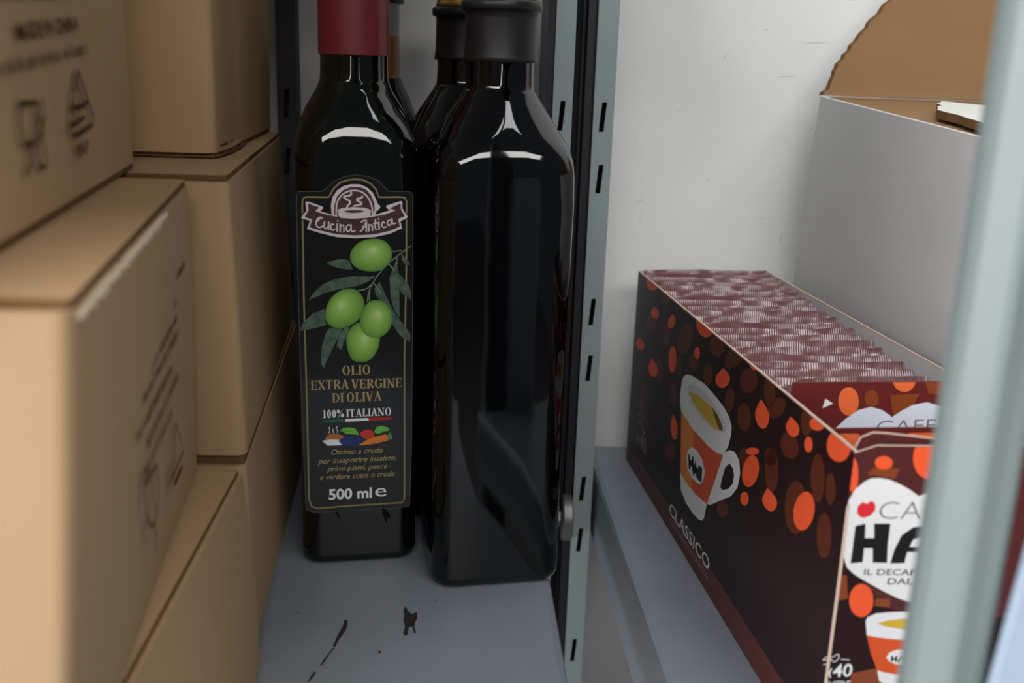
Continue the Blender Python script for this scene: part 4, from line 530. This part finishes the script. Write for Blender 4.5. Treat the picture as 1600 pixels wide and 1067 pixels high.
# ------------------------------------------------------------------ bottles
def rsq(w_, r, z, seg=8):
    out = []; r = min(r, w_)
    for cx, cy, a0 in ((1, -1, -90), (1, 1, 0), (-1, 1, 90), (-1, -1, 180)):
        for k in range(seg+1):
            t = R(a0+90*k/seg); out.append((cx*(w_-r)+r*math.cos(t), cy*(w_-r)+r*math.sin(t), z))
        # points along the flat side keep the shoulder's shading soft
        t = R(a0+90); ex, ey = cx*(w_-r)+r*math.cos(t), cy*(w_-r)+r*math.sin(t)
        nx, ny = {(1, -1): (1, 1), (1, 1): (-1, 1), (-1, 1): (-1, -1), (-1, -1): (1, -1)}[(cx, cy)]
        t2 = R(a0+90); fx, fy = nx*(w_-r)+r*math.cos(t2), ny*(w_-r)+r*math.sin(t2)
        for f in (.25, .5, .75): out.append((ex+(fx-ex)*f, ey+(fy-ey)*f, z))
    return out
def profile_interp(pr, n=3):
    out = []
    for i in range(len(pr)-1):
        p0 = pr[max(i-1, 0)]; p1 = pr[i]; p2 = pr[i+1]; p3 = pr[min(i+2, len(pr)-1)]
        for k in range(n):
            t = k/n
            out.append(tuple(.5*((2*b_)+(-a_+c_)*t+(2*a_-5*b_+4*c_-d_)*t*t+(-a_+3*b_-3*c_+d_)*t**3) for a_, b_, c_, d_ in zip(p0, p1, p2, p3)))
    return out+[pr[-1]]
def lathe(mb, pr, m, n=40):
    mb.loft([[(r*math.cos(2*math.pi*i/n), r*math.sin(2*math.pi*i/n), z) for i in range(n)] for z, r in pr], m)
def bottle(name, loc, rz, w_, cr, sh, neck_r, neck_top, glass, label, group=None, mats=None):
    e = empty(name, loc, label, 'bottle', group, R(rz))
    pr = [(0.0003, w_-.0060, cr*.8), (.0004, w_-.0028, cr*.85), (.0016, w_-.0010, cr*.95), (.0045, w_-.0001, cr), (.011, w_, cr), (.06, w_-.0003, cr), (.12, w_-.0003, cr), (.17, w_-.0002, cr), (.195, w_, cr)] + sh + [(sh[-1][0]+.004, neck_r, neck_r), (neck_top-.01, neck_r*.98, neck_r*.98), (neck_top, neck_r*.98, neck_r*.98)]
    pr = profile_interp(pr, 3)
    b = MB()
    rings = [rsq(q[1], q[2], q[0]) for q in pr]
    b.loft(rings, glass)
    if mats:
        n = len(rings[0])
        for i in range(len(rings)-1):
            zz = (pr[i][0]+pr[i+1][0])/2
            for lim, mm in mats:
                if zz > lim:
                    for j in range(n): b.m[i*n+j] = b.mi(mm)
    b.build('glass_body', e, smooth=True)
    return e
sh1 = [(.206, .0305, .0105), (.2140, .0304, .0115), (.2215, .0299, .0135), (.228, .0287, .0165), (.2345, .0266, .0195), (.240, .0240, .0215), (.2445, .0214, .0205), (.248, .0192, .019), (.2515, .0178, .0178)]
sh2 = [(.204, .0340, .0125), (.2130, .0339, .0135), (.220, .0332, .016), (.226, .0315, .020), (.232, .0289, .024), (.238, .0257, .0245), (.243, .0224, .022), (.247, .0198, .0198), (.2500, .0181, .0181)]
n1 = Vector((-math.sin(R(8.2)), math.cos(R(8.2))))
c1 = Vector((-.0476, .507))+n1*.0305
b1 = bottle('oil_bottle', (c1.x, c1.y, S), 8.2, .0305, .010, sh1, .0170, .290, 'green_glass', 'dark square olive oil bottle with green olives label and red capsule')
b = MB(); lathe(b, [(.2650, .0173), (.2652, .0178), (.2685, .0178), (.290, .0177), (.2935, .0176), (.2945, .0186), (.300, .0186), (.314, .0184), (.3160, .0170), (.3162, .004)], 'capsule_red'); o = b.build('capsule', b1, smooth='angle'); o['label'] = 'dark red capsule'
for p in o.data.polygons: p.use_smooth = True
n2 = Vector((-math.sin(R(8.5)), math.cos(R(8.5))))
c2 = Vector((.0258, .4816))+n2*.034
b2 = bottle('oil_bottle', (c2.x, c2.y, S), 8.5, .034, .0115, sh2, .0168, .285, 'black_glass', 'plain black square bottle with black capsule, no label, in front row')
def capsule_black(e):
    b = MB(); lathe(b, [(.2640, .0180), (.2641, .0184), (.2660, .0182), (.270, .0177), (.284, .0174), (.2872, .0176), (.2876, .0192), (.2885, .0197), (.2912, .0197), (.2922, .0190), (.2924, .0150)], 'capsule_black'); o = b.build('capsule', e, smooth=True)
    b = MB(); lathe(b, [(.2920, .0150), (.2921, .0172), (.2932, .0178), (.2945, .0174), (.2970, .0170), (.312, .0170), (.3135, .0155), (.3136, .003)], 'gold'); o = b.build('cap', e, smooth=True); o['label'] = 'gold coloured cap'
capsule_black(b2)
b3 = bottle('oil_bottle', (.0052, .598, S), 8.5, .034, .0115, sh2, .0168, .285, 'black_glass', 'black bottle hidden behind the plain black bottle, its left shoulder showing')
capsule_black(b3)
b4 = bottle('glass_bottle', (-.0497, .664, S), 4, .026, .0105, [(.206, .0260, .0105), (.218, .0258, .012), (.228, .0245, .016), (.236, .0218, .0185), (.2425, .0190, .018), (.248, .0162, .016), (.2525, .0145, .0145)], .0137, .297, 'brown_glass', 'dark brown bottle with clear amber neck behind the olives label bottle', mats=[(.2525, 'amber'), (.2770, 'clear_glass')])
b = MB(); lathe(b, [(.2965, .0150), (.2967, .0162), (.300, .0164), (.318, .0164), (.3192, .0155), (.3194, .002)], 'capsule_black'); b.build('cap', b4, smooth=True)

# the olive oil label
a = Art(base=.0001, step=.00003)
a.poly(ART['outline'], 'label_black', 0); a.stroke(ART['outline'], .35, 'label_line', 1, closed=True)
a.stroke(ART['gold'], 1.5, 'label_black', 1, closed=True); a.stroke(ART['gold'], .8, 'label_gold', 2, closed=True)
for i, p in enumerate(ART['leaves']):
    a.poly(p, 'leaf', 3+(i % 2))
for p in ART['stems']: a.stroke(p, .5, 'stem', 5, smooth=1)
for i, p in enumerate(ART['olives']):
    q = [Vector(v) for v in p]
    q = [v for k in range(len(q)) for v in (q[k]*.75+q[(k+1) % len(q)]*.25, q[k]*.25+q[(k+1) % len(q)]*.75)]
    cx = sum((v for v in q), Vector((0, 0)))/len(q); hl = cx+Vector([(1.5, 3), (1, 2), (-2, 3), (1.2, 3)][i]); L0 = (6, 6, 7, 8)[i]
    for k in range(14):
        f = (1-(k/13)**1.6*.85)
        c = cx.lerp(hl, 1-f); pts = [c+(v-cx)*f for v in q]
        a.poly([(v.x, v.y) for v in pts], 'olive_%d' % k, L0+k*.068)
a.stroke(ART['banner'], 1.0, 'label_black', 8, closed=True)
a.poly(ART['banner'], 'label_white', 9); a.poly(ART['dome'], 'banner_red', 10)
for p in ART['ban_red']: a.poly(p, 'banner_red', 11)
a.stroke(ART['dome_line'], .75, 'label_white', 12, smooth=2)
a.poly(ART['pot'], 'label_white', 13); a.poly(ART['pot_dark'], 'banner_red', 14)
a.stroke([(p[0], p[1]) for p in ART['pot']][:5], .25, 'banner_red', 14)
for s_ in ART['steam']: a.stroke(s_, .95, 'label_white', 14, smooth=2)
for s_ in ART['script']: a.stroke(s_, .72 if len(s_) > 2 else .85, 'label_white', 15, smooth=1)
a.serif('OLIO', (-8.8, 106.5), (5.9, 106.7), 5.1, 'gold_text', 5)
a.serif('EXTRA VERGINE', (-24.8, 99.2), (22.0, 99.3), 5.0, 'gold_text', 5)
a.serif('DI OLIVA', (-14.2, 92.0), (11.5, 92.3), 5.0, 'gold_text', 5)
a.serif('100% ITALIANO', (-18.9, 83.7), (16.6, 84.0), 4.3, 'text_white', 5)
for p, m in zip(ART['flag'], ('flag_green', 'text_white', 'flag_red')): a.poly(p, m, 5)
for s_ in ART['steam2']: a.stroke(s_, .45, 'text_white', 5, smooth=1)
a.poly(ART['pasta'], 'food_brown', 5)
for s_ in ART['veg_leaf']: a.poly(s_, 'food_leaf', 6); a.stroke([s_[0], s_[4]], .2, 'leaf', 7)
a.poly(ART['tomato'], 'food_red', 7); a.poly(ART['plate'], 'text_white', 7); a.poly(ART['blue'], 'food_blue', 9); a.poly(ART['carrot'], 'food_orange', 8); a.poly(ART['carrot_top'], 'food_green', 8)
a.stroke([(-16, 76.2), (-14.5, 77.6), (-13, 76.6), (-11.5, 77.8), (-10, 76.4)], .25, 'label_black', 6, smooth=1)
a.text('Ottimo a crudo', (-14.7, 63.2), (12.2, 63.5), 2.9, 'gold_text', 5, offset=.004, shear=.3)
a.text('per insaporire insalate,', (-21.7, 58.5), (19.1, 58.9), 2.9, 'gold_text', 5, offset=.004, shear=.3)
a.text('primi piatti, pesce', (-17.1, 54.0), (14.5, 54.4), 2.9, 'gold_text', 5, offset=.004, shear=.3)
a.text('e verdure cotte o crude', (-20.7, 49.4), (18.3, 49.8), 2.9, 'gold_text', 5, offset=.004, shear=.3)
a.text('500 ml', (-16.4, 38.1), (6.2, 38.1), 5.6, 'text_white', 5, offset=.028)
a.text('e', (8.0, 38.4), (14.0, 38.5), 7.2, 'text_white', 5)
o = a.build('label', None, recalc=False)
o.parent = b1; o.matrix_basis = Matrix(((1, 0, 0, 0), (0, 0, -1, -.0306), (0, 1, 0, 0), (0, 0, 0, 1))); o['label'] = 'black and gold label with green olives'

# ------------------------------------------------------------------ coffee sachet carton
ca = math.atan2(.0226, .3239); L_, H_, W_ = .3247, .1334, .0895
ct = empty('sachet_carton', P(.1221, .6613, -.2638+.0003), 'dark brown open carton with orange beans and cup, filled with sachets', 'carton', None, ca)
ct_M = Matrix.Translation(ct.location) @ Matrix.Rotation(ca, 4, 'Z')
def panel(a, name, x, y, ux, uy, lab=None):
    o = a.build(name, ct, recalc=False)
    u = Vector((ux, uy, 0)); n = Vector((u.y, -u.x, 0))
    o.matrix_basis = Matrix(((u.x, 0, n.x, x), (u.y, 0, n.y, y), (0, 1, 0, 0), (0, 0, 0, 1)))
    if lab: o['label'] = lab
    return o
def slab(a, l, h, out):
    a.box((0, 0, -.0008), (l, h-.0003, -.0003), 'grey_board'); a.box((0, 0, -.0003), (l, h-.0003, 0), out); a.box((0, h-.0003, -.0009), (l, h+.0003, .0001), 'cream_edge')
a = Art(base=.00005, step=.00003); slab(a, L_, H_, 'print_dark')
lim = [(0.3, .3), (L_*1000-.3, .3), (L_*1000-.3, H_*1000-.4), (.3, H_*1000-.4)]
a.clipto = [(lim[i], lim[(i+1) % 4]) for i in range(4)]
for p in ART['side_dark']: a.poly(p, 'print_bean', 1)
a.poly([(0, 12), (20, 12.8), (100, 14.5), (200, 15), (330, 15), (330, 0), (0, 0)], 'print_band', 1)
for p in ART['side_bright']: a.poly(p, 'print_orange', 2)
a.poly(ART['cup_handle'], 'print_cup', 3); a.poly(ART['cup_hole'], 'print_dark', 4)
a.poly(ART['cup_base'], 'print_cup', 4); a.poly(ART['cup_body'], 'print_cup_orange', 5); a.poly(ART['cup_body_light'], 'print_cup_light', 6)
a.poly(ART['cup_rim'], 'print_cup', 7); a.poly(ART['cup_inner'], 'print_cup_in', 8); a.poly(ART['cup_coffee'], 'print_coffee', 9); a.poly(ART['cup_coffee_dark'], 'print_coffee_dark', 10)
a.poly(ART['cup_oval'], 'print_white', 7)
a.clipto = None
for s_ in ART['cup_hag']: a.stroke(s_, 3.2 if len(s_) > 3 else 3.6, 'print_black', 8)
a.text('CLASSICO', (110.4, 10.4), (186.6, 12.2), 7.0, 'print_white', 3, offset=.01)
a.text('GUSTO PIENO E AROMATICO', (113, 5.6), (186, 6.8), 3.0, 'print_faint', 3)
a.text('x40', (24, 22.6), (51, 23.3), 10, 'print_faint', 3)
a.text('BUSTINE', (24, 16.6), (52, 17.3), 3.4, 'print_bean', 3)
a.stroke([(23, 40), (30, 46), (40, 38), (46, 36), (40, 34), (30, 40), (26, 36)], .9, 'print_faint', 3, smooth=1); a.stroke([(26, 52), (34, 47), (44, 44)], .9, 'print_faint', 3)
panel(a, 'side_panel', 0, 0, 0, -1, 'long printed side with orange beans and cup')
a = Art(base=.00005); slab(a, L_, H_, 'print_dark'); panel(a, 'side_panel', W_, -L_, 0, 1)
a = Art(base=.00005); slab(a, W_-.002, H_, 'print_dark'); panel(a, 'back_panel', W_-.001, -.0002, -1, 0)
b = MB(); b.box((.001, -L_+.001, .0001), (W_-.001, -.0012, .0009), 'grey_board'); b.build('bottom_panel', ct)
# front
a = Art(base=.00005, step=.00003); Hf = .1334
fp = [(.0, 0), (W_*1000, 0), (W_*1000, 134.9), (31.6, 134.9), (8.2, 135.4), (0, 132.8)]
tri = tessellate_polygon([[Vector((p[0], p[1], 0)) for p in fp]]); n = len(fp)
a.add([(p[0]/1000, p[1]/1000, 0) for p in fp]+[(p[0]/1000, p[1]/1000, -.0008) for p in fp], [tuple(t) for t in tri]+[tuple(n+i for i in reversed(t)) for t in tri]+[(i, (i+1) % n, n+(i+1) % n, n+i) for i in range(n)], 'print_front')
lim = [(0.1, .3), (W_*1000-.3, .3), (W_*1000-.3, 134.5), (0.1, 134.5)]
a.clipto = [(lim[i], lim[(i+1) % 4]) for i in range(4)]
a.poly([(0, 0), (W_*1000, 0), (W_*1000, 66), (45, 62), (20, 70), (0, 92)], 'print_dark', 0)
for p in ART['f_dbeans']: a.poly(p, 'print_front_bean', 1)
for p in ART['f_beans']: a.poly(p, 'print_orange', 2)
a.poly([(-20+p[0]*1.0+60, p[1]) for p in ART['f_beans'][0]], 'print_orange', 2)
a.poly(ART['f_heart'], 'print_white', 3); a.poly(ART['f_red'], 'print_heart', 4)
for k in ('f_H', 'f_A', 'f_G'):
    for i, p in enumerate(ART[k]): a.poly(p, 'print_black' if i == 0 else 'print_white', 4+i)
a.text('CAFF\u00c8', (12.4, 106.4), (47, 105.6), 7.0, 'print_grey', 4, offset=-.018)
a.text('IL DECAFFEINATO', (9.8, 83.9), (50.5, 82.4), 2.4, 'print_black', 4, offset=.008)
a.text('DAL 1906', (19.6, 79.7), (42, 79.0), 2.5, 'print_black', 4, offset=.008)
a.poly(ART['f_cup_rim'], 'print_cup', 3); a.poly(ART['f_cup_in'], 'print_coffee', 4); a.poly(ART['f_cup_body'], 'print_cup_orange', 4); a.poly(ART['f_cup_base'], 'print_cup', 5); a.poly(ART['f_cup_oval'], 'print_white', 5)
for s_ in ART['f_cup_hag']: a.stroke(s_, .8, 'print_black', 6)
for s_ in ART['f_icon']: a.stroke(s_, .35, 'print_cup', 4, smooth=1)
a.text('x', (-1.2+1.5, 40.7), (2.3, 40.7), 6.0, 'print_cup', 4, offset=.015); a.text('40', (2.6, 40.9), (10.4, 40.9), 5.4, 'print_cup', 4, offset=.015)
a.text('BUSTINE', (.6, 36.2), (10.4, 36.2), 2.8, 'print_cup', 4, offset=.01)
a.clipto = None
a.stroke([(0.2, 112), (.4, 80), (.3, 1)], 1.3, 'cream_edge', 6)
a.stroke(fp[2:], .5, 'cream_edge', 6)
panel(a, 'front_panel', 0, -L_-.0001, 1, 0, 'printed front with white heart and cup')
# inner torn layer of the front
a = Art(base=.00005); ip = [(1.0, 100), (W_*1000-1, 100), (W_*1000-1, 136.6), (31.3, 137.0), (12, 139.4), (6.9, 139.7), (2.4, 137.8), (1.0, 134.2)]
tri = tessellate_polygon([[Vector((p[0], p[1], 0)) for p in ip]]); n = len(ip)
a.add([(p[0]/1000, p[1]/1000, 0) for p in ip]+[(p[0]/1000, p[1]/1000, -.0008) for p in ip], [tuple(t) for t in tri]+[tuple(n+i for i in reversed(t)) for t in tri]+[(i, (i+1) % n, n+(i+1) % n, n+i) for i in range(n)], 'print_front')
a.stroke(ip[2:], .6, 'cream_edge', 2)
panel(a, 'inner_flap', 0, -L_+.0016, 1, 0)

# sachets
def sachet_mesh(seed, top, name='sachet'):
    rnd = random.Random(seed); w2 = .0425
    e = empty(name, (0, 0, 0), 'x', 'sachet', 'coffee sachets standing in the carton')
    nx = 24; prof = [(0, .0004), (.008, .0005), (.012, .002), (.025, .0036), (.06, .0040), (top-.03, .0036), (top-.018, .0022), (top-.011, .0006)]
    b = MB(); rings = []
    for z, t in prof:
        fr = []; bkk = []
        for i in range(nx+1):
            u = i/nx; x = -w2+2*w2*u; k = min(1, math.sin(math.pi*u)**.5+.12)
            wv = rnd.uniform(-.0003, .0003) if .004 < z < top-.012 else 0
            fr.append((x, -t*k+wv, z)); bkk.append((x, t*k+wv, z))
        rings.append(fr+bkk[::-1])
    b.loft(rings, 'foil'); b.build('pouch', e, smooth=True)
    # crimped top seal, leaning back, with fine upright ribs
    n = 136; b = MB(); lean0 = (19, 27, 37, 23, 31)[seed % 5]; hgt = .0092; rows = []; sy = sz = 0
    for j in range(4):
        f = j/3; row = []; lean = R(lean0+(f-.5)*16)
        if j: sy += hgt/3*math.sin(lean); sz += hgt/3*math.cos(lean)
        for i in range(n+1):
            u = i/n; x = -w2+2*w2*u; rib = (.00013 if i % 2 else -.00013)*(1 if 0 < j else .2)
            cv = .0012*math.sin(u*7+seed)*f + .0006*math.sin(u*23+seed*2)*f
            tp_ = .0006 if (j == 3 and i % 2) else 0
            row.append((x, sy+rib*math.cos(lean)+cv, top-.011+sz+tp_-rib*math.sin(lean)))
        rows.append(row)
    vs = [v for r in rows for v in r]; fs = [(j*(n+1)+i, j*(n+1)+i+1, (j+1)*(n+1)+i+1, (j+1)*(n+1)+i) for j in range(3) for i in range(n)]
    b.add(vs, fs, 'foil_seal'); o = b.build('seal', e, recalc=False); so = o.modifiers.new('foil', 'SOLIDIFY'); so.thickness = .0002
    return e
protos = []
NS = 22
sach = []
for k in range(NS):
    d = .0062 + k*.0112
    if k < 5:
        s_ = sachet_mesh(11+k, .1365); protos.append(s_)
    else:
        s_ = copy_tree(protos[k % 5])
    top_s = 1 - .075*k/NS
    rnd = random.Random(k)
    p = ct_M @ Vector((W_/2+rnd.uniform(-.0005, .0005), -d, .0012))
    s_.location = p; s_.rotation_euler = (R(rnd.uniform(-.5, .5)), 0, ca+R(rnd.uniform(-.4, .4))); s_.scale = (.995, 1, top_s)
    sach.append(s_)
ORD = ['second', 'third', 'fourth', 'fifth', 'sixth', 'seventh', 'eighth', 'ninth', 'tenth', 'eleventh', 'twelfth', 'thirteenth']
for k, s_ in enumerate(sach):
    if k == 0: s_['label'] = 'rearmost burgundy foil sachet, against the back wall of the coffee carton'
    elif k == NS-1: s_['label'] = 'foremost ribbed burgundy foil sachet, right behind the printed heart sachet'
    elif k <= NS//2: s_['label'] = 'burgundy foil sachet with ribbed seal, %s from the back of the carton' % ORD[k-1]
    else: s_['label'] = 'burgundy foil sachet with ribbed seal, %s counting back from the printed heart sachet' % ORD[NS-2-k]
# the two sachets in front that show their printed faces
def flat_sachet(loc, top, label, art_fn):
    e = empty('printed_sachet', loc, label, 'sachet', None, ca)
    b = MB(); w2 = W_/2-.003; nx = 20; rings = []
    for z, t in [(0, .0004), (.012, .001), (.03, .0030), (.07, .0034), (top-.03, .002), (top-.012, .0008), (top, .0003)]:
        fr = [(-w2+2*w2*i/nx, -.0002, z) for i in range(nx+1)]; bb = [(-w2+2*w2*i/nx, .0002+2*t*min(1, math.sin(math.pi*i/nx)**.5+.1), z) for i in range(nx+1)]
        rings.append(fr+bb[::-1])
    b.loft(rings, 'sachet_print'); b.build('pouch', e, smooth=False)
    a = Art(base=.00025, step=.00003); art_fn(a)
    o = a.build('print', e, recalc=False); o.matrix_basis = Matrix(((1, 0, 0, -W_/2), (0, 0, -1, 0), (0, 1, 0, -.0012), (0, 0, 0, 1)))
def art_s(a):
    lim = [(3.2, 2), (W_*1000-3.2, 2), (W_*1000-3.2, 137.5), (3.2, 137.5)]; a.clipto = [(lim[i], lim[(i+1) % 4]) for i in range(4)]
    for p in ART['s_dor']: a.poly(p, 'print_front_bean', 0)
    for p in ART['s_or']: a.poly(p, 'sachet_orange', 1)
    a.poly(ART['s_heart'], 'sachet_white', 2)
    a.poly(ART['s_tri'], 'print_white', 2)
    a.clipto = None; a.text('CAFF\u00c8', (43, 114.6), (76, 115.2), 5.6, 'print_grey', 3, offset=-.01)
def art_g(a):
    lim = [(3.2, 2), (W_*1000-3.2, 2), (W_*1000-3.2, 127), (3.2, 127)]; a.clipto = [(lim[i], lim[(i+1) % 4]) for i in range(4)]
    for p in ART['g_or']: a.poly(p, 'sachet_orange', 1)
def in_ct(x, d, z=.0012): return ct_M @ Vector((x, -d, z))
dS = .6613-.405+.001; dG = .6613-.372+.003
flat_sachet(in_ct(W_/2+.0003, .2572), .1365, 'printed sachet leaning up with white heart and thin lettering, inside carton front', art_s)
flat_sachet(in_ct(W_/2, .2905), .1280, 'lower printed sachet with orange beans, right behind the carton front', art_g)

# ------------------------------------------------------------------ big grey white box
G_lo = [P(.2385, .34, -.2635), P(.505, .36, -.2635), P(.50, .688, -.2635), P(.2240, .66, -.2635)]
G_hi = [P(.2390, .34, -.0321), P(.510, .36, -.0321), P(.50, .688, -.0139), P(.2305, .66, -.0139)]
gb = sum(G_lo, Vector())/4
g = empty('open_box', gb, 'large pale grey cardboard box with raised brown lid flap behind the coffee carton', 'box')
gl = [p-gb for p in G_lo]; gh = [p-gb for p in G_hi]
b = MB(); rings = [ring(lerpq(gl, gh, t), .003, -.0012*math.sin(math.pi*t)) for t in (0, .02, .2, .4, .6, .8, .97, 1)]
b.loft(rings, 'grey_board', cap1=False)
top = rings[-1]; cc = sum(top, Vector())/len(top); inn = [p+(cc-p).normalized()*.0045 for p in top]; low = [p-Vector((0, 0, .02)) for p in inn]
b.loft([top, inn], 'grey_edge', False, False); b.loft([inn, low], 'kraft_inside', False, False)
b.build('body', g, smooth='angle')
def shift(q, dz): return [p+Vector((0, 0, dz)) for p in q]
b = MB(); q = ring(gh, .002, .0048, 2)
b.loft([shift(q, -.0052), shift(q, -.0016)], 'kraft_inside'); b.build('inner_flap', g)
# raised flap, torn left edge
random.seed(12)
edge = [(.2325, -.0135), (.2362, -.0100), (.2424, .0062), (.2566, .0262), (.2727, .0461), (.300, .080)]
fine = []
for i in range(len(edge)-1):
    for k in range(7):
        t = k/7; fine.append((edge[i][0]*(1-t)+edge[i+1][0]*t+random.uniform(-.0011, .0008), edge[i][1]*(1-t)+edge[i+1][1]*t))
fine.append(edge[-1]); poly = fine+[(.50, .080), (.50, -.0135)]
def yflap(x, z, th): return .6605+(x-.2305)*.104+(z+.0139)*.06+th
n = len(poly); tri = tessellate_polygon([[Vector((p[0], p[1], 0)) for p in poly]])
b = MB(); vs = [P(x, yflap(x, z, 0), z)-gb for x, z in poly]+[P(x-.001, yflap(x, z, .0042), z)-gb for x, z in poly]
b.add(vs, [tuple(t) for t in tri], 'kraft_inside'); b.add(vs, [tuple(n+i for i in reversed(t)) for t in tri], 'grey_board'); b.add(vs, [(i, (i+1) % n, n+(i+1) % n, n+i) for i in range(n)], 'cut_edge')
o = b.build('raised_flap', g); o['label'] = 'brown raised lid flap with torn edge'
# torn white flap
tp = [(.2527, .5387, -.0208), (.2447, .459, -.0253), (.285, .50, -.0232), (.310, .57, -.0195), (.2787, .5957, -.0176)]
ff = []
for i in range(len(tp)):
    a0 = Vector(tp[i]); a1 = Vector(tp[(i+1) % len(tp)])
    for k in range(6): ff.append(a0.lerp(a1, k/6)+Vector((random.uniform(-.0012, .0012), random.uniform(-.0015, .0015), 0)))
n = len(ff); tri = tessellate_polygon([[Vector((p[0], p[1], 0)) for p in ff]])
b = MB(); vs = [P(p.x, p.y, p.z+.0045)-gb for p in ff]+[P(p.x, p.y, p.z+.0002)-gb for p in ff]
b.add(vs, [tuple(t) for t in tri], 'white_paper'); b.add(vs, [tuple(n+i for i in reversed(t)) for t in tri]+[(i, (i+1) % n, n+(i+1) % n, n+i) for i in range(n)], 'cut_edge')
o = b.build('torn_flap', g); o['label'] = 'white torn flap end with dark corrugated edge'
